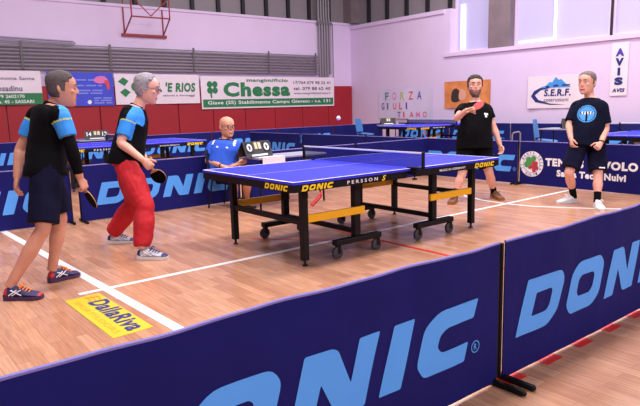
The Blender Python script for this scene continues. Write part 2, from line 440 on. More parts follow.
for i in range(8):
    x = -1.66 + 0.335 * i
    line((x - 0.075, -2.945), (x + 0.075, -2.945), 0.12, M['redline'], 0.0012)

# sponsor sticker on the floor
st = MB(); st.loft([[V((a, b, zz)) for a, b in ((-3.0, -0.13), (-2.985, -1.09), (-2.72, -1.07), (-2.745, -0.115))] for zz in (0.0004, 0.0034)])
st = tag(st.build('floor_sticker', M['yellow']), 'yellow sponsor sticker with navy lettering on the wooden floor', 'sticker')
text('DallaRiva', (-2.89, -0.29, 0.004), (0.02, -1, 0), X, 0.75, 0.14, bold=0.03, lift=0.001).build('lettering', M['navytext'], st)['label'] = 'large navy lettering'
text('SPORTFLOORS', (-2.965, -0.22, 0.004), (0.02, -1, 0), X, 0.80, 0.04, lift=0.001).build('lettering', M['orangetext'], st)['label'] = 'small orange lettering'
mb = MB()
for a in range(3): mb.tube([(-2.79 - a * 0.035, -0.16, 0.005), (-2.77 - a * 0.035, -0.21, 0.006), (-2.79 - a * 0.035, -0.27, 0.005)], 0.011, n=6, flat=0.25, up=Z)
mb.build('emblem', M['orangetext'], st)['label'] = 'orange striped emblem'

# ------------------------------------------------------------------ court barriers
def barrier(A, u, L, label, kind='donic', group='court surround barriers', H=0.70, mt='cloth', seed=0, feet=True, x0=None, sag=0.0):
    A = V((*A, 0)); u = V((*u, 0)).normalized(); n = u.cross(Z)
    r = empty('court_barrier', A, label, 'barrier', group)
    rd = random.Random(seed); ph = [rd.uniform(0, 6) for _ in range(4)]
    def wave(p):
        d = p - A; s = d.dot(u); h = max(0.0, min(1.0, p.z / H)); e = max(0.0, min(1.0, min(s, L - s) / 0.25))
        k = 0.010 * math.sin(2.6 * s + ph[0] + h) + 0.006 * math.sin(9 * s + ph[1] - 2.5 * h) * (0.4 + h) + 0.003 * math.sin(21 * s + ph[2] + 4 * h)
        return p + n * (k * e * (0.3 + 0.7 * h)) - Z * (sag * h * math.sin(PI * min(1, max(0, s / L))))
    nu, nz = max(12, int(L / 0.045)), 9; rings = []
    for i in range(nu + 1):
        s = 0.015 + (L - 0.03) * i / nu; f = []; b = []
        for j in range(nz + 1):
            p = wave(A + u * s + Z * (0.012 + (H - 0.012) * j / nz)); f.append(p + n * 0.003); b.append(p - n * 0.003)
        rings.append(f + b[::-1])
    MB().loft(rings).build('cloth', M[mt], r, True, True)
    MB().tube([wave(A + u * (0.015 + (L - 0.03) * i / nu) + Z * (H + 0.002)) for i in range(nu + 1)], 0.007, n=6).build('top_piping', M['piping'], r, True, True)
    for s in (0.008, L - 0.008):
        q = A + u * s - n * 0.014
        MB().tube([q + Z * 0.02, q + Z * H * 0.99], 0.011, n=8).build('post', M['black'], r, True, True)
        if feet:
            s2 = 0.03 if s < 1 else L - 0.03
            q = A + u * s2
            MB().tube([q + n * 0.16 + Z * 0.017, q - n * 0.16 + Z * 0.017], 0.016, n=8, round_ends=True).build('foot', M['black'], r, True, True)
    if kind == 'donic':
        a0 = (0.12 if x0 is None else x0); wd = min(1.96, L - a0 - 0.05)
        place(DON, A + u * a0 + Z * 0.195, u, Z, wd, 0.28, cut=0.05, wave=wave, lift=0.006).build('lettering', M['logoblue'], r, True)
        q = A + u * (a0 + wd - 0.03) + Z * 0.215
        mb = text('R', q + u * 0.012 + Z * 0.012, u, Z, 0.022, 0.03, bold=0.01, wave=wave, lift=0.006)
        o_ = [(0.023 + 0.03 * math.cos(t * PI / 10), 0.027 + 0.03 * math.sin(t * PI / 10)) for t in range(20)]; i_ = [(0.023 + 0.025 * math.cos(t * PI / 10), 0.027 + 0.025 * math.sin(t * PI / 10)) for t in range(20)]
        place(polyfill([o_, i_]), q - u * 0.007 - Z * 0.003, u, Z, 0.06, 0.06, mb=mb, wave=wave, lift=0.006)
        mb.build('registered_mark', M['logoblue'], r, True)
    elif kind == 'club':
        c = A + u * 0.222 + Z * 0.345
        def disc(rad, m, nm, lift, cx=0, cz=0, sx=1.0):
            lp = [(rad + rad * sx * math.cos(t * PI / 12), rad + rad * math.sin(t * PI / 12)) for t in range(24)]
            return place(polyfill([lp]), c - u * rad * sx - Z * rad + u * cx + Z * cz, u, Z, 2 * rad * sx, 2 * rad, wave=wave, lift=lift, cut=0.04).build(nm, m, r, True)
        disc(0.206, M['whiteprint'], 'club_crest', 0.006)
        lp = [(0.145 + 0.145 * math.cos(t * PI / 12), 0.145 + 0.145 * math.sin(t * PI / 12)) for t in range(24)]; l2 = [(0.145 + 0.139 * math.cos(t * PI / 12), 0.145 + 0.139 * math.sin(t * PI / 12)) for t in range(24)]
        place(polyfill([lp, l2]), c - u * 0.145 - Z * 0.145, u, Z, 0.29, 0.29, wave=wave, lift=0.008).build('crest_ring', M['purpletext'], r, True)
        mb = MB()
        for wi, (wd_, a0, a1) in enumerate((('TT SANTA TECLA', 205, -25), ('NULVI', 240, 300))):
            for i, ch in enumerate(wd_):
                if ch == ' ': continue
                a = math.radians(a0 + (a1 - a0) * i / (len(wd_) - 1)); rr_ = 0.176
                if wi: ru = u * -math.sin(a) + Z * math.cos(a); rv = -(u * math.cos(a) + Z * math.sin(a))
                else: ru = u * math.sin(a) - Z * math.cos(a); rv = u * math.cos(a) + Z * math.sin(a)
                pc = c + (u * math.cos(a) + Z * math.sin(a)) * rr_
                text(ch, pc - ru * 0.014 - rv * 0.02, ru, rv, 0.03, 0.04, bold=0.02, mb=mb, wave=wave, lift=0.008)
        mb.build('crest_lettering', M['navytext'], r, True)
        for cx, cz, rd_, mm in ((-0.055, 0.07, 0.062, 'leaf'), (0.035, 0.10, 0.052, 'leaf'), (-0.09, -0.01, 0.06, 'leaf'), (-0.03, 0.02, 0.05, 'leaf'), (0.02, 0.02, 0.048, 'grape'), (0.085, 0.01, 0.045, 'grape'), (0.04, -0.05, 0.048, 'grape'), (-0.03, -0.05, 0.046, 'grape'), (0.10, -0.065, 0.042, 'grape'), (0.05, -0.11, 0.04, 'grape')):
            disc(rd_ * .86, M[mm], 'grape_leaf' if mm == 'leaf' else 'grape', 0.009 + rd_ * 0.02, cx * .86, cz * .86)
        text('TENNIS TAVOLO', A + u * 0.46 + Z * 0.33, u, Z, 1.42, 0.125, bold=0.055, cut=0.1, wave=wave, lift=0.006).build('lettering', M['whiteprint'], r, True)
        text('Santa Tecla Nulvi', A + u * 0.66 + Z * 0.175, u, Z, 1.06, 0.105, bold=0.05, cut=0.1, wave=wave, lift=0.006).build('lettering', M['whiteprint'], r, True)
    return r
barrier((-4.0, -2.95), (1, 0), 2.24, 'navy barrier panel across the bottom left foreground, ending at the black post', seed=1, x0=0.10)
barrier((-1.74, -2.95), (1, 0), 2.3, 'navy barrier panel at the right foreground, beyond the black post and its two feet', seed=2, x0=0.115)
barrier((0.58, -2.95), (1, 0), 2.3, 'navy barrier panel continuing the foreground row past the right edge of the photo', seed=3)
barrier((-4.24, 3.12), (1, -0.03), 2.24, 'navy barrier panel behind the legs of the player in navy shorts at left', seed=4)
barrier((-1.93, 2.98), (1, 0), 2.3, 'navy barrier panel behind the man in red trousers', seed=5, x0=0.2)
barrier((0.40, 2.98), (1, 0), 2.25, 'navy barrier panel behind the net, right of the seated umpire', kind='plain', seed=6)
barrier((2.68, 2.98), (1, 0), 1.8, 'short plain barrier panel meeting the right hand row at the far corner of the court', kind='plain', seed=7)
RG = 'court surround barriers'
barrier((4.5, 9.3), (0, -1), 2.28, 'barrier panel with sky blue lettering just right of the umpire scoreboard', seed=8, mt='clothfar')
barrier((4.5, 6.98), (0, -1), 2.28, 'barrier panel behind the left end of the match net, far section', kind='plain', seed=9, mt='clothfar')
barrier((4.5, 4.66), (0, -1), 1.32, 'narrow plain barrier panel seen above the near net, right of the far post', kind='plain', seed=10, mt='clothfar')
barrier((4.5, 3.31), (0, -1), 2.28, 'navy barrier panel behind the player in black shirt and black shorts', seed=11, x0=0.26)
barrier((4.5, 1.01), (0, -1), 2.16, 'navy barrier panel with round white club crest and white club name', kind='club', seed=12)
barrier((4.5, -1.17), (0, -1), 2.3, 'navy barrier panel right of the club crest panel, past the photo edge', kind='plain', seed=13)
for i, (x, t) in enumerate(((-2.72, 'farthest left barrier panel along the red wall pads, behind the left player'), (-0.46, 'barrier panel along the red wall pads, behind the table with the 14 12 scoreboard'), (1.80, 'barrier panel along the red wall pads under the end of the left back table'),
                            (4.06, 'barrier panel along the red wall pads, behind the umpire'), (6.32, 'barrier panel along the red wall pads, below the flying ball'), (8.58, 'barrier panel along the wall at the far corner, behind the left blue chair'))):
    barrier((x, 10.6), (1, 0), 2.24, t, kind='plain' if i == 5 else 'donic', seed=20 + i, mt='clothfar', group='far barriers along the walls')
for i, (y, t) in enumerate(((10.4, 'barrier panel by the right wall under the colourful hand lettered sheet'), (8.1, 'barrier panel by the right wall behind the right part of the far table'), (5.8, 'barrier panel by the right wall below the mountain logo banner, behind the right blue chair'),
                            (3.5, 'barrier panel by the right wall behind the player in the navy tee'), (1.2, 'barrier panel by the right wall below the vertical blue lettered banner'))):
    barrier((11.4, y), (0, -1), 2.28, t, kind='plain' if i in (2, 4) else 'donic', seed=30 + i, mt='clothfar', group='far barriers along the walls')

# ------------------------------------------------------------------ table tennis tables
def make_table(label):
    r = empty('table_tennis_table', (0, 0, 0), label, 'table', 'table tennis tables')
    for s in (-1, 1):
        a, b = sorted((s * 0.004, s * 1.37))
        MB().bbox((a, -0.7625, 0.738), (b, 0.7625, 0.76), 0.002).build('tabletop', M['tableblue'], r)
        e0, e1 = sorted((s * 1.35, s * 1.37))
        mb = MB(); z0, z1 = 0.7601, 0.7612
        mb.box((e0, -0.7625, z0), (e1, 0.7625, z1)); mb.box((min(s * .004, s * 1.35), -0.7625, z0), (max(s * .004, s * 1.35), -0.7425, z1)); mb.box((min(s * .004, s * 1.35), 0.7425, z0), (max(s * .004, s * 1.35), 0.7625, z1)); mb.box((min(s * .004, s * 1.35), -0.0015, z0), (max(s * .004, s * 1.35), 0.0015, z1))
        mb.build('edge_line', M['white'], r)['label'] = 'white painted edge lines'
        mb = MB(); i0 = s * 0.06
        for y in (-1, 1):
            p, q = sorted((i0, s * 1.368)); c, d = sorted((y * 0.7605, y * 0.73)); mb.box((p, c, 0.675), (q, d, 0.738))
        p, q = sorted((s * 1.368, s * 1.335)); mb.box((p, -0.73, 0.675), (q, 0.73, 0.738))
        p, q = sorted((i0, s * 0.09)); mb.box((p, -0.73, 0.69), (q, 0.73, 0.738))
        mb.build('apron', M['apron'], r)
        for y in (-1, 1):
            lg = MB().bbox((s * 1.141 - 0.03, y * 0.58 - 0.03, 0.05), (s * 1.141 + 0.03, y * 0.58 + 0.03, 0.70), 0.006).build('leg', M['black'], r)
            MB().tube([(s * 1.141, y * 0.58, 0.0), (s * 1.141, y * 0.58, 0.012), (s * 1.141, y * 0.58, 0.014), (s * 1.141, y * 0.58, 0.055)], [0.024, 0.024, 0.012, 0.012], n=10).build('levelling_foot', M['blackplastic'], lg)
            MB().bbox((s * 0.53 - 0.035, y * 0.56 - 0.03, 0.14), (s * 0.53 + 0.035, y * 0.56 + 0.03, 0.70), 0.006).build('inner_post', M['black'], r)
            bm_ = MB().bbox((s * 0.53 - 0.28, y * 0.58 - 0.035, 0.12), (s * 0.53 + 0.28, y * 0.58 + 0.035, 0.172), 0.008).build('caster_beam', M['black'], r)
            for dx in (-0.24, 0.24):
                cx = s * 0.53 + dx; cy = y * 0.59
                cs = MB()
                cs.tube([(cx, cy, 0.125), (cx, cy, 0.115)], 0.018, n=8); cs.box((cx - 0.02, cy - 0.022, 0.05), (cx + 0.015, cy - 0.017, 0.122)); cs.box((cx - 0.02, cy + 0.017, 0.05), (cx + 0.015, cy + 0.022, 0.122)); cs.box((cx - 0.02, cy - 0.022, 0.115), (cx + 0.015, cy + 0.022, 0.122))
                cs.build('caster_fork', M['black'], bm_)
                MB().tube([(cx - 0.012, cy - 0.016, 0.056), (cx - 0.012, cy - 0.012, 0.056), (cx - 0.012, cy + 0.012, 0.056), (cx - 0.012, cy + 0.016, 0.056)], [0.044, 0.056, 0.056, 0.044], n=18).build('caster_wheel', M['wheel'], bm_, smooth=True)
            p, q = sorted((s * 0.455, s * 1.115)); yb = y * 0.605
            MB().bbox((p, min(yb, yb - y * 0.03), 0.377), (q, max(yb, yb - y * 0.03), 0.445), 0.004).build('side_rail', M['yellowmetal'], r)['label'] = 'yellow side rail'
        mb = MB().bbox((s * 1.141 - 0.02, -0.55, 0.355), (s * 1.141 + 0.02, 0.55, 0.405), 0.004); mb.build('end_crossbar', M['black'], r)
        MB().bbox((s * 0.53 - 0.02, -0.53, 0.19), (s * 0.53 + 0.02, 0.53, 0.235), 0.004).build('inner_crossbar', M['black'], r)
        for y in ((-1,) if s < 0 else ()):
            lv = MB(); yy = y * 0.775
            lv.tube([(s * 1.07, y * 0.72, 0.675), (s * 1.10, yy, 0.645), (s * 1.21, yy, 0.565)], 0.008, n=6)
            lv.tube([(s * 1.21, yy, 0.565), (s * 1.19, yy, 0.552), (s * 1.10, yy, 0.617), (s * 1.10, yy, 0.645)], 0.007, n=6)
            lv.build('folding_lever', M['rubberred'], r, smooth=True)['label'] = 'red folding lever'
    # printed names on the aprons
    for y, u, sx in ((-0.7607, X, 1), (0.7607, -X, -1)):
        place(DON, V((sx * -1.29, y, 0.681)), u, Z, 0.335, 0.048).build('apron_lettering', M['yellowtext'], r)['label'] = 'yellow maker lettering'
        place(DON, V((sx * 0.95, y, 0.681)), u, Z, 0.335, 0.048).build('apron_lettering', M['yellowtext'], r)['label'] = 'yellow maker lettering'
        text('P E R S S O N', V((sx * -0.80, y, 0.69)), u, Z, 0.36, 0.03, bold=0.02).build('apron_lettering', M['whiteprint'], r)['label'] = 'white model lettering'
        text('MADE IN GERMANY', V((sx * 0.40, y, 0.692)), u, Z, 0.40, 0.022, bold=0.01).build('apron_lettering', M['whiteprint'], r)['label'] = 'small white lettering'
        mb = text('S', V((sx * -0.39, y, 0.68)), u, Z, 0.055, 0.05, bold=0.03, shear=0.4); mb.build('apron_emblem', M['yellowtext'], r)['label'] = 'yellow emblem'
    for x, u, sy in ((-1.3687, -Y, 1), (1.3687, Y, -1)):
        place(DON, V((x, sy * -0.345, 0.681)), u, Z, 0.345, 0.048).build('apron_lettering', M['yellowtext'], r)['label'] = 'yellow maker lettering'
    return r
def netmat():
    m = bpy.data.materials.new('net_mesh_weave'); m.use_nodes = True; nt = m.node_tree
    b = nt.nodes['Principled BSDF']; b.inputs['Base Color'].default_value = (*rgb(26, 30, 96), 1); b.inputs['Roughness'].default_value = 0.8
    t = nt.nodes.new('ShaderNodeBsdfTransparent'); mx = nt.nodes.new('ShaderNodeMixShader'); mx.inputs[0].default_value = 0.5
    nt.links.new(t.outputs[0], mx.inputs[1]); nt.links.new(b.outputs[0], mx.inputs[2]); nt.links.new(mx.outputs[0], nt.nodes['Material Output'].inputs['Surface'])
    return m
M['net'] = netmat()
def make_net(label):
    r = empty('table_net', (0, 0, 0.76), label, 'net', 'table nets')
    MB().box((-0.003, -0.90, 0.006), (0.003, 0.90, 0.139)).build('mesh', M['net'], r)
    MB().bbox((-0.006, -0.90, 0.138), (0.006, 0.90, 0.1535), 0.002).build('tape', M['white'], r)
    for s in (-1, 1):
        MB().bbox((-0.013, s * 0.905 - 0.012, -0.005), (0.013, s * 0.905 + 0.012, 0.158), 0.004).build('post', M['black'], r)
        mb = MB(); a, b = sorted((s * 0.72, s * 0.91)); mb.box((-0.02, a, 0.001), (0.02, b, 0.012)); a, b = sorted((s * 0.766, s * 0.83)); mb.box((-0.02, a, -0.05), (0.02, b, 0.006))
        cl = mb.build('clamp', M['black'], r)
        MB().tube([(0, s * 0.80, -0.045), (0, s * 0.80, -0.088), (0, s * 0.80, -0.09), (0, s * 0.80, -0.105)], [0.006, 0.006, 0.024, 0.024], n=10).build('clamp_screw', M['blackplastic'], cl)
    return r
def copy_tree(o, parent=None):
    c = o.copy(); C.objects.link(c); c.parent = parent
    for ch in list(o.children): copy_tree(ch, c)
    return c
table = make_table('blue table tennis table in play in the middle of the court')
net = make_net('net across the table in play, white tape along its top')
for (x, y), tl, nl in (((0.03, 6.66), 'blue table tennis table behind the barrier at left, behind the man in red trousers', 'net on the left back table, beside the 14 12 scoreboard'),
                       ((8.95, 6.75), 'blue table tennis table far back by the right wall, below the hand lettered sheet', 'net on the far table below the hand lettered sheet'),
                       ((7.06, -0.3), 'blue table tennis table at the right edge, behind the player in navy tee', 'net on the table at the right edge, below the vertical lettered banner')):
    t = copy_tree(table); t.location = (x, y, 0); t['label'] = tl
    t = copy_tree(net); t.location = (x, y, 0.76); t['label'] = nl
bl = MB().ell((0, 0, 0), (0.02, 0.02, 0.02), seg=20, ring=12).build('table_tennis_ball', M['ball'], smooth=True); bl.location = (-0.5, -0.31, 1.24)
tag(bl, 'white ball in the air above the table, in front of the red wall pads', 'ball')

# ------------------------------------------------------------------ umpire desks, scoreboards, chairs
def umpire_desk(loc, label, sx=1.15, sy=0.5, h=0.70, rz=0.0):
    r = empty('umpire_desk', loc, label, 'desk', 'umpire desks', rz)
    MB().bbox((-sx / 2, -sy / 2, h - 0.025), (sx / 2, sy / 2, h), 0.005).build('desk_top', M['greytop'], r)
    for x in (-1, 1):
        for y in (-1, 1):
            px, py = x * (sx / 2 - 0.06), y * (sy / 2 - 0.05)
            MB().tube([(px, py, h - 0.03), (px + x * 0.03, py, 0.0)], 0.014, n=8).build('leg', M['black'], r)
    return r
umpire_desk((0.68, 2.28, 0), 'small grey umpire desk beside the net, under the 0 0 scoreboard')
umpire_desk((0.35, 8.75, 0), 'small umpire desk behind the left back table, carrying the 14 12 scoreboard', h=0.76)
umpire_desk((7.75, 2.05, 0), 'small umpire desk beyond the right barrier, beside the player in navy tee', sx=0.6, sy=0.9, h=0.76)
umpire_desk((8.7, 8.1, 0), 'small umpire desk at the far wall, carrying a scoreboard under the hand lettered sheet', h=0.76, sx=0.8, sy=0.4)
def scoreboard(loc, rz, label, left, right, w=0.44, h=0.22):
    r = empty('flip_scoreboard', loc, label, 'scoreboard', 'flip scoreboards', rz)
    t = 0.35   # lean of the front board
    def P(a, b, off=0.0): return V((a, -0.085 + b * math.sin(t) * 1.0 - off * math.cos(t), 0.004 + b * math.cos(t) + off * math.sin(t)))
    mb = MB(); mb.loft([[P(-w / 2, 0), P(w / 2, 0), P(w / 2, h), P(-w / 2, h)], [P(-w / 2, 0, -0.012), P(w / 2, 0, -0.012), P(w / 2, h, -0.012), P(-w / 2, h, -0.012)]])
    mb.build('front_board', M['slate'], r)
    zt = P(0, h).z; yt = P(0, h).y + 0.012
    mb = MB(); mb.loft([[V((-w / 2, yt, zt)), V((w / 2, yt, zt)), V((w / 2, 0.13, 0.004)), V((-w / 2, 0.13, 0.004))], [V((-w / 2, yt + 0.01, zt)), V((w / 2, yt + 0.01, zt)), V((w / 2, 0.142, 0.004)), V((-w / 2, 0.142, 0.004))]])
    mb.build('rear_board', M['blackplastic'], r)
    uu = X; vv = (P(0, 1) - P(0, 0)).normalized()
    def card(x0, x1, y0, y1, s, m, bgm=None):
        n = uu.cross(vv)
        mb = MB(); lo = [P(x0, y0, 0.001), P(x1, y0, 0.001), P(x1, y1, 0.001), P(x0, y1, 0.001)]
        mb.loft([lo, [q + n * 0.004 for q in lo]]); c = mb.build('score_card', bgm or M['blackplastic'], r)
        if s: text(s, P(x0 + 0.012, y0 + 0.015, 0.006), uu, vv, x1 - x0 - 0.024, y1 - y0 - 0.03, bold=0.03, lift=0.001).build('digit', m, c)
    card(-w * 0.44, -w * 0.2, h * 0.3, h * 0.92, left, M['whiteprint']); card(w * 0.2, w * 0.44, h * 0.3, h * 0.92, right, M['whiteprint'])
    card(-w * 0.12, -w * 0.02, h * 0.5, h * 0.92, '', None, M['cream']); card(w * 0.02, w * 0.12, h * 0.5, h * 0.92, '', None, M['cream'])
    mb = MB(); lo = [P(-w * 0.3, h * 0.06, 0.001), P(w * 0.3, h * 0.06, 0.001), P(w * 0.3, h * 0.17, 0.001), P(-w * 0.3, h * 0.17, 0.001)]
    mb.loft([lo, [q + uu.cross(vv) * 0.003 for q in lo]]).build('name_strip', M['whiteprint'], r)
    return r
scoreboard((0.22, 2.28, 0.70), 0.22, 'dark flip scoreboard showing 0 0 beside the seated umpire', '0', '0', w=0.50)
scoreboard((0.22, 8.72, 0.76), -0.3, 'dark flip scoreboard showing 14 12 behind the left back table', '14', '12', w=0.5, h=0.2)
scoreboard((8.56, 8.08, 0.76), -0.55, 'dark flip scoreboard at the far wall under the hand lettered sheet', '', '', w=0.44, h=0.2)
scoreboard((7.65, 1.85, 0.76), -0.9, 'dark flip scoreboard seen at the arm of the player in navy tee', '', '', w=0.40, h=0.22)
sh = MB(); sh.loft([[V((a, 2.026, z)) for a, z in ((0.16, 0.585), (0.52, 0.58), (0.52, 0.703), (0.16, 0.703))], [V((a, 2.022, z)) for a, z in ((0.16, 0.585), (0.52, 0.58), (0.52, 0.703), (0.16, 0.703))]])
sh.box((0.16, 2.022, 0.701), (0.52, 2.15, 0.704))
tag(sh.build('score_sheet', M['paper']), 'white sheet hanging over the front edge of the umpire desk', 'paper')

def chair(loc, rz, label, m, legm, w=0.44, back=0.86):
    r = empty('chair', loc, label, 'chair', None, rz)          # faces local +x
    mb = MB(); rings = []
    for i in range(7):
        t = i / 6; x = -0.2 + 0.42 * t; dz = 0.012 * math.cos(t * PI * 1.2) - (0.02 if t > 0.9 else 0); hw = w / 2 * (0.9 + 0.1 * math.sin(PI * t))
        rings.append([V((x, -hw, 0.452 + dz)), V((x, -hw * 0.5, 0.44 + dz)), V((x, hw * 0.5, 0.44 + dz)), V((x, hw, 0.452 + dz)), V((x, hw, 0.437 + dz)), V((x, hw * 0.5, 0.425 + dz)), V((x, -hw * 0.5, 0.425 + dz)), V((x, -hw, 0.437 + dz))])
    mb.loft(rings).build('seat', m, r, smooth=True)
    mb = MB(); rings = []
    for i in range(8):
        t = i / 7; z = 0.5 + (back - 0.5) * t; x = -0.215 - 0.07 * t; hw = w / 2 * (0.86 + 0.12 * math.sin(PI * min(1, t + .2))) * (1 if t < 0.9 else 0.86)
        rings.append([V((x + 0.02, -hw, z)), V((x, -hw * 0.5, z)), V((x, hw * 0.5, z)), V((x + 0.02, hw, z)), V((x + 0.006, hw, z)), V((x - 0.014, hw * 0.5, z)), V((x - 0.014, -hw * 0.5, z)), V((x + 0.006, -hw, z))])
    mb.loft(rings).build('backrest', m, r, smooth=True)
    for y in (-1, 1):
        MB().tube([(0.16, y * 0.18, 0.43), (0.22, y * 0.21, 0.0)], 0.012, n=8).build('leg', legm, r)
        MB().tube([(-0.17, y * 0.18, 0.43), (-0.24, y * 0.21, 0.0)], 0.012, n=8).build('leg', legm, r)
        MB().tube([(-0.17, y * 0.17, 0.425), (-0.215, y * 0.17, 0.46), (-0.262, y * 0.15, back - 0.12)], 0.011, n=8).build('back_support', legm, r)
    return r
chair((0.02, 2.655, 0), -1.05, 'black framed chair under the seated umpire', M['blackplastic'], M['black'], back=0.8)
chair((9.05, 9.6, 0), -1.25, 'blue plastic chair left of the far table, near the wall corner', M['bluechair'], M['grey'], back=0.92)
chair((8.55, 2.95, 0), -1.25, 'blue plastic chair beyond the right barrier, between the two far players', M['bluechair'], M['grey'], back=0.92)
tb = MB().tube([(7.82, 3.36, 0), (7.82, 3.36, 0.60), (7.84, 3.34, 0.64), (7.90, 3.24, 0.66), (7.92, 3.22, 0.62), (7.92, 3.22, 0)], 0.018, n=8, smooth=0)
tag(tb.build('bent_tube_stand', M['pipe'], smooth=True), 'grey bent tube standing beyond the right barrier, left of the blue chair', 'stand')
bd = empty('notice_board', (6.95, -0.2, 0), 'dark board with rows of white print under the table at the right edge', 'board')
MB().bbox((6.93, -0.62, 0.12), (6.97, 0.35, 0.62), 0.01).build('panel', M['slate'], bd, True)
mb = MB()
for i in range(4):
    for a, b in ((0.30, -0.12), (-0.24, -0.5)): mb.box((6.925, b, 0.22 + i * 0.1), (6.9295, a - 0.03 * (i % 2), 0.27 + i * 0.1))
mb.build('print', M['whiteprint'], bd, True)

# ------------------------------------------------------------------ back wall: pads, banners, pipes, hoop frame
for i in range(13):
    x0 = -4.35 + 1.25 * i; x1 = min(x0 + 1.235, 11.86)
    o = MB().bbox((x0, YW - 0.03, 0.06), (x1, YW + 0.058, 2.1), 0.02).build('wall_pad', M['redpad'])
    tag(o, 'red padded panel in the row of wall pads along the back wall', 'wall pad', 'red wall pads')
YB = YW - 0.06
def sheet(name, label, cat, o, u, w, h, m, amp=0.012, seed=0, group=None, v=Z, skew=0.0):
    o = V(o); u = V(u); n = u.cross(v); rd = random.Random(seed); a, b = rd.uniform(0, 6), rd.uniform(0, 6)
    r = empty(name, o, label, cat, group)
    def wave(p):
        d = p - o; s = d.dot(u); z = d.dot(v)
        return p + n * (amp * (math.sin(3.1 * s + a + z) + 0.5 * math.sin(8.3 * s - 2 * z + b)) + amp * 1.5) + v * (skew * s)
    rings = []
    for i in range(25):
        f = []; bk = []
        for j in range(7):
            p = wave(o + u * (w * i / 24) + v * (h * j / 6)); f.append(p); bk.append(p - n * 0.004)
        rings.append(f + bk[::-1])
    MB().loft(rings).build('vinyl', m, r, True, True)
    return r, wave, o, u, v
def prn(S, s, x, z, w, h, m, nm='lettering', **k):
    r, wave, o, u, v = S; lift = k.pop('lift', 0.008)
    (text(s, o + u * x + v * z, u, v, w, h, wave=wave, lift=lift, cut=0.2, **k) if isinstance(s, str) else place(s, o + u * x + v * z, u, v, w, h, wave=wave, lift=lift, cut=0.2)).build(nm, M[m], r, True)
BG = 'sponsor banners on the back wall'
# white and green banner
S = sheet('sponsor_banner', 'white sponsor banner with green lower half at the far left of the red pads', 'banner', (-3.0, YB, 1.6), X, 3.33, 0.91, M['bannerwhite'], seed=1, group=BG)
prn(S, polyfill([[(0, 0), (1, 0), (1, 1), (0, 1)]]), 0.0, 0.0, 3.33, 0.31, 'bannergreen', 'green_strip', lift=0.005)
prn(S, 'zione Autonoma Sanna', 1.55, 0.66, 1.62, 0.09, 'greytext', bold=0.01)
prn(S, 'o Posadinu', 1.95, 0.36, 0.88, 0.15, 'greytext', bold=0.02)
prn(S, '079 2602170', 2.15, 0.18, 0.72, 0.09, 'whiteprint', bold=0.02)
prn(S, 'cu. 45 - SASSARI', 2.15, 0.04, 0.95, 0.09, 'whiteprint', bold=0.02)
# blue banner
S = sheet('sponsor_banner', 'blue sponsor banner with small white print behind the left player', 'banner', (0.48, YB, 1.53), X, 1.85, 0.95, M['bannerblue'], seed=2, group=BG)
for z, x, ws in ((0.72, 0.75, (0.32, 0.2)), (0.56, 0.75, (0.25, 0.3, 0.12)), (0.42, 0.75, (0.42, 0.3)), (0.34, 0.8, (0.3, 0.36)), (0.2, 1.25, (0.22, 0.26)), (0.13, 1.25, (0.14, 0.32)), (0.06, 1.25, (0.3, 0.18))):
    for wd in ws: prn(S, polyfill([[(0, 0), (1, 0), (1, 1), (0, 1)]]), x, z, wd, 0.045, 'paleblue', 'print_line'); x += wd + 0.05
prn(S, polyfill([rnd([(0, 0.4), (0.5, 0.15), (1, 0.5), (0.7, 1), (0.2, 0.9)], 0.3)]), 1.28, 0.64, 0.42, 0.22, 'pinktext', 'emblem')
prn(S, polyfill([rnd([(0, 0.4), (0.5, 0.0), (1, 0.5), (0.5, 1)], 0.3)]), 1.05, 0.05, 0.13, 0.12, 'whiteprint', 'emblem')
prn(S, polyfill([rnd([(0, 0.8), (0.55, 0.55), (0.75, 0), (1, 0.3), (0.9, 0.8), (0.3, 1)], 0.2)]), 1.5, 0.45, 0.24, 0.34, 'redtext', 'emblem')
# white banner with green name
S = sheet('sponsor_banner', 'white sponsor banner with dark green lettering behind the grey haired man', 'banner', (2.37, YB, 1.55), X, 2.78, 0.91, M['bannerwhite'], seed=3, group=BG)
prn(S, polyfill([[(0, 0.55), (0.5, 0.9), (1, 0.6), (0.6, 0.2)]]), 0.1, 0.55, 0.33, 0.26, 'bannergreen', 'leaf_emblem')
prn(S, polyfill([[(0, 0.5), (0.5, 0.8), (1, 0.5), (0.5, 0.1)]]), 0.14, 0.22, 0.33, 0.26, 'bannergreen', 'leaf_emblem')
prn(S, polyfill([[(0.5 + 0.5 * math.cos(t * PI / 8), 0.5 + 0.5 * math.sin(t * PI / 8)) for t in range(16)]]), 0.5, 0.38, 0.3, 0.3, 'bannergreen', 'round_emblem')
prn(S, "L 'E RIOS", 1.32, 0.36, 1.32, 0.30, 'bannergreen', bold=0.045, shear=0.15)
prn(S, 'salumi e formaggi', 1.5, 0.21, 1.1, 0.08, 'greytext', bold=0.01)
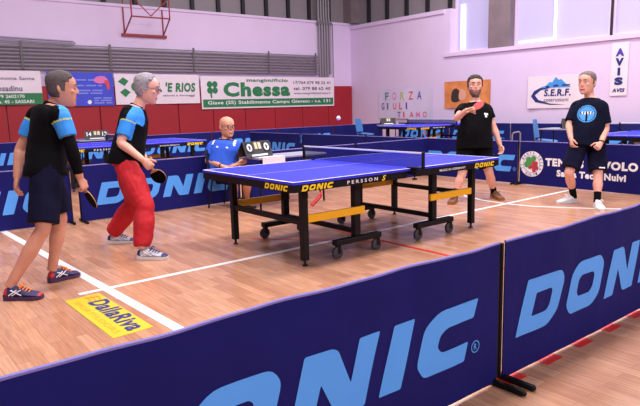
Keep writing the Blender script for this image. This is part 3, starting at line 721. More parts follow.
# Chessa banner
S = sheet('sponsor_banner', 'long white banner with large green name and green bottom strip above the umpire', 'banner', (5.2, YB, 1.35), X, 5.68, 1.07, M['bannerwhite'], seed=4, group=BG)
prn(S, polyfill([[(0, 0), (1, 0), (1, 1), (0, 1)]]), 0.05, 0.05, 5.58, 0.26, 'bannergreen', 'green_strip', lift=0.005)
prn(S, 'Chessa', 0.84, 0.39, 2.75, 0.49, 'bannergreen', bold=0.05)
prn(S, 'mangimificio', 1.75, 0.86, 1.75, 0.15, 'bannergreen', bold=0.03)
for dx, dz in ((0, 0.0), (0.2, 0.0), (0, 0.2), (0.2, 0.2)):
    prn(S, polyfill([[(0.5 + 0.5 * math.cos(t * PI / 8), 0.5 + 0.5 * math.sin(t * PI / 8)) for t in range(16)]]), 0.22 + dx, 0.50 + dz, 0.21, 0.21, 'bannergreen', 'clover_leaf')
prn(S, polyfill([[(0.3, 1), (0.6, 1), (0.4, 0.5), (0.5, 0), (0.2, 0), (0.1, 0.5)]]), 0.33, 0.36, 0.1, 0.2, 'bannergreen', 'clover_stem')
prn(S, '17/764 079 98 33 41', 3.75, 0.82, 1.75, 0.11, 'greytext', bold=0.02)
prn(S, 'tel. 079 88 62 40', 3.75, 0.60, 1.75, 0.12, 'greytext', bold=0.02)
prn(S, 'www.mangimificiochessa.it', 3.75, 0.43, 1.75, 0.10, 'greytext', bold=0.01)
prn(S, 'Giave (SS) Stabilimento Campu Giavesu - s.s. 131', 0.22, 0.11, 5.25, 0.15, 'whiteprint', bold=0.02, lift=0.012)
# right wall banners
XB = XW - 0.02; RW = 'banners on the right wall'
S = sheet('hand_lettered_sheet', 'white sheet with colourful hand drawn letters on the right wall above the far table', 'banner', (XB, 11.85, 0.82), -Y, 2.62, 1.08, M['sheetlav'], seed=5, amp=0.015)
for i, (ch, mm) in enumerate(zip('FORZA', ('tealtext', 'pinktext', 'limetext', 'redtext', 'purpletext'))): prn(S, ch, 0.33 + i * 0.40, 0.68, 0.2, 0.28, mm, bold=0.01)
for i, (ch, mm) in enumerate(zip('GIULI', ('purpletext', 'purpletext', 'redtext', 'redtext', 'purpletext'))): prn(S, ch, 0.12 + i * 0.32, 0.34, 0.16 if ch != 'I' else 0.06, 0.24, mm, bold=0.01)
for i, (ch, mm) in enumerate(zip('TIAMO', ('purpletext', 'redtext', 'redtext', 'pinktext', 'redtext'))): prn(S, ch, 0.98 + i * 0.3, 0.05, 0.18 if ch != 'I' else 0.06, 0.2, mm, bold=0.01)
S = sheet('orange_banner', 'orange banner on the wall behind the player in black', 'banner', (XB, 8.71, 1.16), -Y, 1.83, 0.88, M['banneror'], seed=6)
prn(S, polyfill([rnd([(0, 0.1), (0.5, 0), (1, 0.2), (0.95, 0.7), (0.5, 1), (0.1, 0.8)], 0.3)]), 0.3, 0.2, 0.42, 0.45, 'hairbrown', 'dark_print')
prn(S, polyfill([rnd([(0, 0.1), (0.5, 0), (1, 0.2), (0.95, 0.7), (0.5, 1), (0.1, 0.8)], 0.3)]), 0.62, 0.26, 0.3, 0.36, 'skin3', 'pale_print')
S = sheet('company_banner', 'white banner with blue mountain and black swoosh, left of the player in navy tee', 'banner', (XB, 5.56, 1.12), -Y, 1.75, 0.92, M['bannerwhite'], seed=7)
prn(S, polyfill([[(0, 0), (0.18, 0.25), (0.3, 0.55), (0.38, 0.5), (0.5, 1), (0.6, 0.7), (0.68, 0.78), (0.85, 0.3), (1, 0)]]), 0.42, 0.58, 0.92, 0.30, 'teelogo', 'mountain')
prn(S, polyfill([[(0.98, 0.93), (0.6, 0.9), (0.25, 0.75), (0.1, 0.5), (0.2, 0.25), (0.5, 0.06), (0.9, 0.0), (0.5, 0.0), (0.12, 0.15), (0, 0.45), (0.08, 0.72), (0.3, 0.93), (0.65, 1), (1, 1)]]), 0.12, 0.10, 1.2, 0.56, 'navytext', 'swoosh')
prn(S, 'S.E.R.F.', 0.52, 0.34, 0.82, 0.2, 'navytext', bold=0.035, shear=0.1)
prn(S, 'costruzioni', 0.52, 0.19, 0.76, 0.1, 'greytext', bold=0.01, shear=0.1)
S = sheet('vertical_banner', 'narrow vertical white banner with blue letters high on the right wall', 'banner', (XB, 3.14, 1.42), -Y, 0.44, 1.36, M['bannerwhite'], seed=8, amp=0.004)
for i, ch in enumerate('AVIS'): prn(S, ch, 0.11 if ch != 'I' else 0.18, 1.01 - i * 0.245, 0.22 if ch != 'I' else 0.07, 0.2, 'purpletext' if ch == 'A' else 'navytext', bold=0.07)
prn(S, 'AVIS', 0.06, 0.09, 0.33, 0.10, 'navytext', bold=0.05, shear=0.2)

# pipes on the back wall
pr = empty('pipe_rack', (4.8, YW - 0.1, 2.5), 'rack of long grey horizontal pipes on the back wall above the banners', 'pipes')
for i in range(7):
    z = 2.575 + 0.098 * i
    MB().tube([(-4.5, YW - 0.06, z), (10.12, YW - 0.06, z - 0.02)], 0.036, n=8).build('pipe', M['pipe'], pr, True, True)
MB().tube([(-4.5, YW - 0.1, 3.24), (10.12, YW - 0.1, 3.2)], 0.016, n=6).build('thin_pipe', M['grey'], pr, True, True)
for x in (-0.1, 2.3, 5.0, 7.9, 10.0):
    MB().bbox((x - 0.035, YW - 0.12, 2.56), (x + 0.035, YW - 0.105, 3.3), 0.005).build('bracket', M['bracket'], pr, True)
pv = empty('vertical_pipe_bundle', (10.5, YW - 0.1, 2.45), 'bundle of vertical grey pipes running up the back wall near the corner', 'pipes')
for i in range(5):
    x = 10.24 + 0.125 * i
    MB().tube([(x, YW - 0.06, 2.45 + (0.1 if i == 4 else 0)), (x, YW - 0.06, 4.45), (x, YW - 0.02, 4.6), (x, YW - 0.02, 7.8)], 0.042, n=8).build('pipe', M['pipe'], pv, True, True)
MB().bbox((10.15, YW - 0.11, 4.36), (10.85, YW - 0.02, 4.46), 0.01).build('collar', M['grey'], pv, True)
MB().tube([(10.9, YW - 0.05, 2.3), (10.9, YW - 0.05, 4.4)], 0.018, n=6).build('thin_pipe', M['grey'], pv, True, True)
hb = MB().tube([(-4.4, YW - 0.02, 3.47), (1.3, YW - 0.02, 3.34), (1.36, YW - 0.02, 3.30), (1.3, YW - 0.02, 3.26), (-4.4, YW - 0.02, 3.36)], 0.02, n=6)
tag(hb.build('wall_rail', M['pipe'], smooth=True), 'thin grey double rail with a rounded end on the white wall at upper left', 'rail')
hf = empty('hoop_frame', (3.5, YW, 3.6), 'red brown steel lattice frame bracket on the white wall at top', 'frame')
def bar(a, b, nm='bar', r_=0.022): MB().tube([a, b], r_, n=6).build(nm, M['hoop'], hf, True)
y0, y1 = YW - 0.95, YW + 0.04
for xa, xb in ((2.84, 2.70), (4.08, 3.86)):
    bar((xa, y1, 3.63), (xa, y1, 6.2), 'upright'); bar((xb, y0, 4.00), (xb, y0, 6.2), 'upright'); bar((xa, y1, 3.66), (xb, y0, 4.02), 'strut')
    bar((xb, y0, 5.0), (xa, y1, 5.0), 'strut')
MB().bbox((2.74, YW - 0.03, 3.57), (4.16, YW + 0.055, 3.65), 0.01).build('base_rail', M['hoop'], hf, True)
bar((2.70, y0, 4.02), (3.86, y0, 4.02), 'cross_rail')
bar((2.70, y0, 4.6), (3.28, y0, 4.06), 'diagonal', 0.016); bar((3.86, y0, 4.6), (3.28, y0, 4.06), 'diagonal', 0.016)

JOINTS = {
 'P1': {'pelvis': (-2.92, 0.383, 0.905), 'hipR': (-2.933, 0.275, 0.898), 'hipL': (-2.891, 0.474, 0.896), 'kneeR': (-3.027, 0.163, 0.5), 'kneeL': (-2.832, 0.427, 0.522), 'waist': (-2.907, 0.405, 1.059), 'chest': (-2.854, 0.401, 1.242), 'neck': (-2.803, 0.396, 1.41), 'head': (-2.739, 0.371, 1.539), 'shR': (-2.822, 0.18, 1.355), 'shL': (-2.874, 0.636, 1.36), 'elR': (-2.779, 0.115, 1.085), 'wrR': (-2.737, 0.125, 0.861), 'haR': (-2.703, 0.117, 0.765), 'elL': (-3.022, 0.666, 1.071), 'wrL': (-3.083, 0.58, 0.858), 'haL': (-3.115, 0.554, 0.737), 'footR': (-3.246, 0.173, 0), 'toewardR': (0.784, -0.621, 0), 'anR': (-3.289, 0.208, 0.095), 'footL': (-2.869, 0.479, 0), 'toewardL': (0.984, 0.178, 0), 'anL': (-2.923, 0.469, 0.095)},
 'P2': {'pelvis': (-1.992, 1.169, 0.885), 'hipR': (-2.027, 1.078, 0.873), 'hipL': (-1.944, 1.244, 0.867), 'kneeR': (-1.985, 0.767, 0.474), 'kneeL': (-1.88, 1.311, 0.44), 'waist': (-1.956, 1.175, 1.048), 'chest': (-1.888, 1.159, 1.23), 'neck': (-1.83, 1.146, 1.393), 'head': (-1.74, 1.111, 1.564), 'shR': (-1.959, 1.037, 1.309), 'shL': (-1.749, 1.286, 1.314), 'elR': (-2.075, 1.013, 1.061), 'wrR': (-1.947, 0.827, 0.9), 'haR': (-1.89, 0.791, 0.822), 'elL': (-1.818, 1.349, 1.045), 'wrL': (-1.792, 1.137, 0.871), 'haL': (-1.786, 1.015, 0.809), 'footR': (-2.046, 0.63, 0), 'toewardR': (0.718, -0.696, 0), 'anR': (-2.085, 0.668, 0.095), 'footL': (-2.014, 1.503, 0), 'toewardL': (0.784, -0.621, 0), 'anL': (-2.057, 1.538, 0.095)},
 'P3': {'pelvis': (-0.029, 2.761, 0.48), 'hipR': (-0.112, 2.784, 0.458), 'hipL': (0.003, 2.653, 0.457), 'kneeR': (-0.124, 2.331, 0.411), 'kneeL': (0.053, 2.266, 0.399), 'waist': (-0.012, 2.777, 0.618), 'chest': (0.02, 2.76, 0.784), 'neck': (0.049, 2.768, 0.936), 'head': (0.065, 2.751, 1.101), 'shR': (-0.083, 2.908, 0.855), 'shL': (0.171, 2.628, 0.849), 'elR': (-0.189, 2.882, 0.64), 'wrR': (-0.153, 2.558, 0.587), 'haR': (-0.126, 2.471, 0.577), 'elL': (0.167, 2.509, 0.633), 'wrL': (-0.016, 2.365, 0.615), 'haL': (-0.075, 2.371, 0.606), 'footR': (0.066, 2.566, 0), 'toewardR': (-0.138, -0.99, 0), 'anR': (0.073, 2.621, 0.095), 'footL': (0.173, 2.451, -0), 'toewardL': (-0.138, -0.99, 0), 'anL': (0.18, 2.505, 0.095)},
 'P4': {'pelvis': (2.713, 0.577, 0.794), 'hipR': (2.634, 0.635, 0.769), 'hipL': (2.785, 0.513, 0.764), 'kneeR': (2.482, 0.596, 0.38), 'kneeL': (2.793, 0.379, 0.396), 'waist': (2.726, 0.589, 0.903), 'chest': (2.777, 0.598, 1.136), 'neck': (2.803, 0.623, 1.355), 'head': (2.794, 0.637, 1.574), 'shR': (2.652, 0.726, 1.277), 'shL': (2.902, 0.527, 1.269), 'elR': (2.408, 0.634, 1.148), 'wrR': (2.379, 0.447, 1.253), 'haR': (2.408, 0.405, 1.291), 'elL': (2.955, 0.427, 0.992), 'wrL': (2.94, 0.313, 0.761), 'haL': (2.929, 0.27, 0.64), 'footR': (2.327, 0.607, 0), 'toewardR': (-0.906, -0.423, -0), 'anR': (2.376, 0.63, 0.095), 'footL': (2.983, 0.397, 0), 'toewardL': (-0.455, -0.89, 0), 'anL': (3.008, 0.446, 0.095)},
 'P5': {'pelvis': (3.354, -0.703, 0.81), 'hipR': (3.271, -0.642, 0.787), 'hipL': (3.442, -0.778, 0.781), 'kneeR': (3.078, -0.628, 0.428), 'kneeL': (3.314, -0.889, 0.387), 'waist': (3.38, -0.697, 0.937), 'chest': (3.415, -0.682, 1.139), 'neck': (3.453, -0.665, 1.368), 'head': (3.426, -0.63, 1.559), 'shR': (3.418, -0.513, 1.282), 'shL': (3.472, -0.816, 1.276), 'elR': (3.257, -0.503, 1.029), 'wrR': (3.131, -0.607, 0.858), 'haR': (3.102, -0.64, 0.772), 'elL': (3.467, -0.885, 0.986), 'wrL': (3.275, -0.925, 0.809), 'haL': (3.134, -0.912, 0.705), 'footR': (3.326, -0.521, 0), 'toewardR': (-0.934, 0.356, -0), 'anR': (3.378, -0.541, 0.095), 'footL': (3.163, -0.984, 0), 'toewardL': (-0.763, -0.647, -0), 'anL': (3.205, -0.949, 0.095)},
}

# ------------------------------------------------------------------ people
def ax(d, upv=Z):
    d = V(d).normalized(); r = d.cross(upv).normalized(); return d, r, r.cross(d)   # forward, right, up
HEAD = None
def head_rings(c, F, Rr, U, s=1.0, grow=0.0, n=28):
    """rings of a head (skull, brow, cheeks, jaw), from chin to crown; x forward"""
    prof = [  # z, front, back, half width
        (-0.118, 0.062, 0.000, 0.018), (-0.114, 0.080, 0.018, 0.037), (-0.102, 0.090, 0.034, 0.050), (-0.084, 0.092, 0.052, 0.061),
        (-0.062, 0.093, 0.066, 0.068), (-0.040, 0.092, 0.076, 0.072), (-0.015, 0.090, 0.086, 0.075), (0.010, 0.088, 0.094, 0.077),
        (0.034, 0.093, 0.100, 0.078), (0.055, 0.090, 0.103, 0.077), (0.076, 0.080, 0.098, 0.073), (0.095, 0.062, 0.084, 0.062),
        (0.109, 0.040, 0.062, 0.046), (0.118, 0.020, 0.034, 0.026), (0.121, 0.004, 0.01, 0.008)]
    global HEAD; HEAD = prof
    rings = []
    for z, f, b, w in prof:
        r = []
        for k in range(n):
            a = 2 * PI * k / n; ca, sa = math.cos(a), math.sin(a)
            x = (f if ca > 0 else b) * math.copysign(abs(ca) ** 0.9, ca); y = w * math.copysign(abs(sa) ** 0.85, sa)
            p = V((x, y, z)); 
            if grow:
                nn = V((x, y, z)).normalized(); p += nn * grow
            r.append(c + (F * p.x + Rr * p.y + U * p.z) * s)
        rings.append(r)
    return rings
def hand(mb, wr, d, pn, side, curl=(25, 30, 20), spread=0.06, thumb=0.6, s=1.0):
    """wr wrist, d finger direction, pn palm-facing normal, side +1 if thumb lies along d x pn"""
    d = V(d).normalized(); pn = (V(pn) - d * V(pn).dot(d)).normalized(); t = d.cross(pn) * side
    rings = []
    for q, hw, th in ((-0.02, 0.026, 0.022), (0.012, 0.030, 0.021), (0.04, 0.038, 0.019), (0.07, 0.042, 0.017), (0.092, 0.041, 0.014)):
        rings.append([wr + d * q * s + (t * (hw * math.cos(2 * PI * k / 14)) + pn * (th * math.sin(2 * PI * k / 14))) * s for k in range(14)])
    mb.loft(rings)
    for i, (off, ln) in enumerate(((0.030, 0.070), (0.010, 0.079), (-0.010, 0.073), (-0.029, 0.057))):
        p = wr + (d * 0.082 + t * off) * s; a = 0; pts = [p - d * 0.015 * s, p]; q = p
        for j, c in enumerate(curl):
            a += math.radians(c + i * 2.5); dd = d * math.cos(a) + pn * math.sin(a) + t * (off * spread / 0.03)
            q = q + dd.normalized() * ln * (0.45, 0.31, 0.24)[j] * s; pts.append(q)
        mb.tube(pts, [0.0105 * s, 0.0105 * s, 0.0098 * s, 0.009 * s, 0.008 * s], n=8, round_ends=True)
    p = wr + (d * 0.022 + t * 0.026 + pn * 0.006) * s
    d1 = (d * 0.62 + t * 0.7 + pn * 0.28 * thumb).normalized(); q = p + d1 * 0.040 * s
    d2 = (d * 0.85 + t * 0.25 + pn * 0.55 * thumb).normalized(); q2 = q + d2 * 0.030 * s; q3 = q2 + (d2 + pn * 0.4 * thumb).normalized() * 0.024 * s
    mb.tube([p, q, q2, q3], [0.015 * s, 0.0125 * s, 0.0112 * s, 0.0095 * s], n=8, round_ends=True)
    return t
TORSO = [(-0.13, .088, .080, -.010), (-0.06, .150, .108, -.008), (0.0, .168, .115, -.008), (0.18, .160, .108, .006), (0.36, .152, .108, .012), (0.52, .160, .115, .010), (0.68, .175, .120, .004), (0.82, .180, .112, -.004), (0.92, .158, .092, -.012), (0.98, .100, .070, -.010), (1.05, .060, .058, -.004)]
def person(key, label, look, hd, skin, hairm, build=1.0, belly=0.0, head_s=1.0, tilt=0.0):
    """body as one continuous mesh; returns helpers for clothing"""
    J = {k: V(v) for k, v in JOINTS[key].items()}
    base = (J['footR'] + J['footL']) / 2; base.z = 0
    if key == 'P3': base = V((J['pelvis'].x, J['pelvis'].y, 0))
    root = empty('person', base, label, 'person')
    S = dict(J=J, root=root, build=build)
    pel, chs, nek = J['pelvis'], J['chest'], J['neck']
    spine, _ = crom([pel, J['waist'], chs, nek], [0] * 4, 12)
    L = [0]
    for a, b in zip(spine, spine[1:]): L.append(L[-1] + (b - a).length)
    def sp(t):
        if t <= 0: return pel + (spine[1] - spine[0]).normalized() * (t * L[-1])
        if t >= 1: return nek + (spine[-1] - spine[-2]).normalized() * ((t - 1) * L[-1])
        x = t * L[-1]
        for i in range(len(L) - 1):
            if L[i + 1] >= x: return spine[i].lerp(spine[i + 1], (x - L[i]) / max(1e-6, L[i + 1] - L[i]))
    hr = (J['hipR'] - J['hipL']).normalized(); sr = (J['shR'] - J['shL']).normalized()
    def frame(t):
        a = sp(t - 0.05); b = sp(t + 0.05); up = (b - a).normalized()
        r = hr.lerp(sr, max(0, min(1, t * 1.2))); r = (r - up * r.dot(up)).normalized()
        return up, r, up.cross(r)        # up, right, forward
    shw = (J['shR'] - J['shL']).length / 0.38
    def torso(mb, t0, t1, grow=0.0, n=24, extra=None, k=14, tmin=-9):
        rings = []
        for i in range(k + 1):
            t = t0 + (t1 - t0) * i / k; tr = t; t = max(t, tmin)
            for q in range(len(TORSO) - 1):
                if TORSO[q][0] <= t <= TORSO[q + 1][0] or q == len(TORSO) - 2:
                    a, b = TORSO[q], TORSO[q + 1]; f = (t - a[0]) / (b[0] - a[0]); f = max(0, min(1, f)); f = f * f * (3 - 2 * f) * .5 + f * .5
                    w_, d_, o_ = [a[m] + (b[m] - a[m]) * f for m in (1, 2, 3)]; break
            if 0.75 < t: w_ *= 1 + (shw - 1) * 0.6
            g = grow + (extra(t) if extra else 0)
            bl_ = belly * math.exp(-(max(0, t - 0.22) / 0.28) ** 2) * (1 if t > -.02 else .85)
            t = tr; up, r, f_ = frame(t); c = sp(t) + f_ * (o_ + bl_ * 0.5)
            w2 = w_ * build + g + bl_ * 0.35; d2 = d_ * (build * .6 + .4) + g + bl_ * 0.55
            ring = []
            for j in range(n):
                a = 2 * PI * j / n; ca, sa = math.cos(a), math.sin(a)
                ring.append(c + r * (w2 * math.copysign(abs(ca) ** 0.86, ca)) + f_ * (d2 * math.copysign(abs(sa) ** 0.9, sa)))
            rings.append(ring)
        mb.loft(rings)
    S['torso'] = torso; S['frame'] = frame; S['sp'] = sp
    b2 = build * .5 + .5
    def arm(mb, s, f0=0.0, f1=2.0, grow=0.0, flare=0.0):
        a, e, w_ = J['sh' + s], J['el' + s], J['wr' + s]
        inn = a + (sp(0.84) - a) * 0.30
        pts = [inn, a.lerp(e, .06), a.lerp(e, .35), a.lerp(e, .75), e, e.lerp(w_, .25), e.lerp(w_, .65), w_, w_ + (w_ - e).normalized() * 0.01]
        rad = [.050, .050, .047, .042, .041, .044, .035, .0285, .027]
        ps = [-.3, .06, .35, .75, 1, 1.25, 1.65, 2, 2.04]
        P, Q = crom(pts, [x * b2 + grow for x in rad], 4); T_, _ = crom([V((q, 0, 0)) for q in ps], [0] * len(ps), 4)
        P2 = [(p, q + flare * max(0, min(1, (t.x / max(.01, f1))))) for p, q, t in zip(P, Q, T_) if f0 - .35 <= t.x <= f1]
        mb.tube([p for p, _ in P2], [q for _, q in P2], n=14)
    def leg(mb, s, f1=2.0, grow=0.0, f0=-1, flare=0.0, gfun=None):
        h, k_, a = J['hip' + s], J['knee' + s], J['an' + s]
        pts = [h + (h - k_).normalized() * 0.06, h.lerp(k_, .12), h.lerp(k_, .5), h.lerp(k_, .85), k_, k_.lerp(a, .15), k_.lerp(a, .36), k_.lerp(a, .7), a, a + (a - k_).normalized() * 0.03]
        rad = [.082, .086, .074, .060, .056, .053, .058, .042, .036, .036]; ps = [-.1, .12, .5, .85, 1, 1.15, 1.36, 1.7, 2, 2.06]
        P, Q = crom(pts, [x * b2 for x in rad], 4); T_, _ = crom([V((q, 0, 0)) for q in ps], [0] * len(ps), 4)
        P2 = [(p, q + grow + (gfun(t.x) if gfun else 0)) for p, q, t in zip(P, Q, T_) if f0 <= t.x <= f1]
        mb.tube([p for p, _ in P2], [q for _, q in P2], n=16)
    S['arm'] = arm; S['leg'] = leg
    # ---- body
    mb = MB(); torso(mb, -0.12, 1.02)
    for s in 'RL':
        arm(mb, s); leg(mb, s)
        g, fd = J['foot' + s], J['toeward' + s]; rt = fd.cross(Z)
        rings = []
        for q, hw, zt in ((-.075, .022, .06), (-.06, .032, .085), (-.02, .034, .10), (.04, .038, .085), (.10, .044, .058), (.145, .042, .042), (.165, .025, .034)):
            rings.append([g + fd * q + rt * (hw * math.cos(2 * PI * j / 12)) + Z * (0.024 + (zt - 0.024) * (0.5 + 0.5 * math.sin(2 * PI * j / 12))) for j in range(12)])
        mb.loft(rings)
    hc = J['head']; F, Rr, U = ax(look, V((0, 0, 1)))
    lean = V((0, 0, 1)) + V(F) * tilt; F, Rr, U = ax(look, lean); F = (V(look).normalized() - Z * tilt).normalized(); Rr = F.cross(Z).normalized(); U = Rr.cross(F)
    S['hd'] = (hc, F, Rr, U, head_s)
    def H(x, y, z): return hc + (F * x + Rr * y + U * z) * head_s
    S['H'] = H
    mb.loft(head_rings(hc, F, Rr, U, head_s))
    mb.tube([sp(0.96), sp(1.04).lerp(H(-.02, 0, -.06), .5), H(-.015, 0, -.04)], [.062 * b2, .056 * b2, .055], n=16, smooth=4)
    mb.loft([[H(x + dx, y, z) for dx, y in ((0, -w_), (.5 * h_, -w_ * .6), (h_, 0), (.5 * h_, w_ * .6), (0, w_), (-.02, 0))] for x, z, w_, h_ in ((.078, .032, .007, .014), (.084, .012, .009, .020), (.086, -.010, .013, .028), (.086, -.020, .017, .026), (.082, -.030, .012, .012))])
    mb.ell(H(.082, .026, .034), (.014, .024, .009), axes=(F, Rr, U)); mb.ell(H(.082, -.026, .034), (.014, .024, .009), axes=(F, Rr, U))
    mb.ell(H(.088, 0, -.058), (.012, .024, .006), axes=(F, Rr, U)); mb.ell(H(.086, 0, -.068), (.012, .021, .007), axes=(F, Rr, U)); mb.ell(H(.080, 0, -.098), (.018, .022, .016), axes=(F, Rr, U))
    for y in (-1, 1):
        mb.ell(H(.060, y * .045, -.012), (.028, .022, .02), axes=(F, Rr, U))
        e1 = (F * .9 - Rr * y * .42).normalized(); e2 = (Rr * y * .9 + F * .42).normalized()
        mb.ell(H(-.014, y * .080, -.004), (.020, .009, .033), axes=(e1, e2, (U - F * .2).normalized()))
    for s in 'RL':
        spec = hd[s]; w_ = J['wr' + s]; d = V(spec['d']) if 'd' in spec else (J['ha' + s] - w_)
        S['t' + s] = hand(mb, w_, d, spec['n'], 1 if s == 'R' else -1, curl=spec.get('curl', (25, 30, 20)), thumb=spec.get('thumb', .6))
        S['d' + s] = V(d).normalized(); S['n' + s] = (V(spec['n']) - S['d' + s] * V(spec['n']).dot(S['d' + s])).normalized()
    me = remesh(mb, 0.0055, 3, 0.45)
    for m in (M[skin], M['lips'], M['beard']): me.materials.append(m)
    S['skinface'] = None
    def pf(c):
        q = (c - hc) / head_s; x, y, z = q.dot(F), q.dot(Rr), q.dot(U)
        if x > .082 and abs(y) < .024 and -.074 < z < -.056: return 1
        if hd.get('beard') and x > .018 and z < -.038 + .35 * max(0, .06 - x) * 0 and -.135 < z and (z < -.072 or abs(y) > .026 or z > -.054): 
            if z < -.045 or (abs(y) > .045 and z < -.02): return 2
        return 0
    paint(me, pf); off = root.location
    for v in me.vertices: v.co -= off
    shade(me, 180); link('body', me, root)
    # ---- eyes
    for y in (-1, 1):
        c = H(.0815, y * .031, .014)
        e = MB().ell(c, (.0100, .0140, .0062), axes=(F, Rr, U)).build('eye', M['eyewhite'], root, True, True)
        MB().ell(c + F * .0085 * head_s, (.0042, .0062, .0062), axes=(F, Rr, U)).build('iris', M['iris'], e, False, True) if False else None
        mb = MB().ell(c + F * .0078 * head_s, (.0034, .0066, .0056), axes=(F, Rr, U)); mb.build('iris', M['iris'], e, True, True)
    if hairm or hd.get('brow'):
        for y in (-1, 1):
            MB().tube([H(.094, y * .012, .037), H(.0935, y * .030, .042), H(.082, y * .050, .036)], [.0035, .005, .003], n=6, smooth=3).build('eyebrow', M[hairm or 'hairbrown'], root, True, True)
    # ---- hair
    if hairm:
        hairline = hd.get('hair', 'short'); thick = hd.get('thick', .010)
        mb = MB(); R2 = []
        # a shell following the skull: pushed out where hair grows, sunk below the skin elsewhere
        nap = hd.get('nape', -.055); zs = [nap - .02 + (.1205 - nap + .02) * (1 - (1 - i / 30) ** 1.6) for i in range(31)]
        for z in zs:
            for q_ in range(len(HEAD) - 1):
                if HEAD[q_][0] <= z <= HEAD[q_ + 1][0]:
                    t = (z - HEAD[q_][0]) / (HEAD[q_ + 1][0] - HEAD[q_][0]); fr, bk, wd = [HEAD[q_][m] * (1 - t) + HEAD[q_ + 1][m] * t for m in (1, 2, 3)]; break
            ring = []
            for k in range(44):
                a = 2 * PI * k / 44; ca, sa = math.cos(a), math.sin(a)
                q = V(((fr if ca > 0 else bk) * math.copysign(abs(ca) ** 0.9, ca), wd * math.copysign(abs(sa) ** 0.85, sa), z))
                if z > .078: lim = {'receding': .045, 'full': .072, 'crop': .066}[hairline]
                elif z > .050: lim = {'receding': .030, 'full': .048, 'crop': .046}[hairline]
                elif z > -.015: lim = .022
                else: lim = -.012
                e = max(-1, min(1, min((lim - q.x) / .014, (z - nap) / .02)))
                n_ = V((q.x / .0085, q.y / .0059, max(-.2, z) / .0144)).normalized()
                gq = thick * e + .003 * noise.noise(q * 60) * (.5 + 20 * thick) if e > 0 else .010 * e
                q = q + n_ * gq; ring.append(H(*q))
            R2.append(ring)
        mb.loft(R2); mb.build('hair', M[hairm], root, True, True)
    return S
def finish(mb, S, name, mats, fn=None, voxel=0.007, it=4, folds=0.004, fs=9.0, sm=0.5):
    me = remesh(mb, voxel, it, sm)
    for m in mats: me.materials.append(M[m])
    me.update(); off = S['root'].location
    if folds:
        nr = [v.normal.copy() for v in me.vertices]
        for v, n in zip(me.vertices, nr):
            q = v.co * fs; k_ = noise.noise(V((q.x, q.y, q.z * 0.55))) + 0.5 * noise.noise(V((q.x * 2.3 + 7, q.y * 2.3, q.z * 1.6)))
            v.co = v.co + n * (folds * k_)
    if fn: paint(me, fn)
    for v in me.vertices: v.co -= off
    shade(me, 180); return link(name, me, S['root'])
def shirt(S, mats, fn=None, hem=-0.14, sleeve=0.72, grow=0.016, flare=0.014, collar=None, name='shirt', loose=0.012, folds=.005):
    mb = MB(); S['torso'](mb, hem, 0.985, grow, extra=lambda t: loose * max(0, 0.7 - t) / 0.7, tmin=0.0)
    for s in 'RL': S['arm'](mb, s, 0.0, sleeve, grow + 0.002, flare)
    o = finish(mb, S, name, mats, fn, folds=folds)
    if collar:
        mb = MB(); rings = []
        for k_ in range(25):
            a = math.radians(35 + 290 * k_ / 24); up, r, f = S['frame'](0.97)
            c = S['sp'](0.955); rad = .070
            d = f * math.cos(a) + r * math.sin(a); p = c + d * (rad + .012) - up * .006 + up * .01 * (1 - math.cos(a)); q = p + up * .034 - d * .012
            n = d * .004; rings.append([p + n, q + n, q - n, p - n])
        mb.loft(rings).build('collar', M[collar], o, True, True)
    return o
def shorts(S, m, f1=0.86, grow=0.02, flare=0.03, top=0.04, fn=None, name='shorts', mats=None, folds=.006):
    mb = MB(); S['torso'](mb, -0.12, top, grow * .45)
    for s in 'RL': S['leg'](mb, s, f1, grow, gfun=lambda t: flare * max(0, min(1, t)))
    return finish(mb, S, name, mats or [m], fn, folds=folds)
def sock(S, s, m, h=0.13):
    J = S['J']; a, k_ = J['an' + s], J['knee' + s]; d = (k_ - a).normalized()
    MB().tube([a - Z * .03, a + d * .02, a + d * h * .6, a + d * h], [.045, .043, .044, .047], n=16, smooth=3).build('sock', M[m], S['root'], True, True)
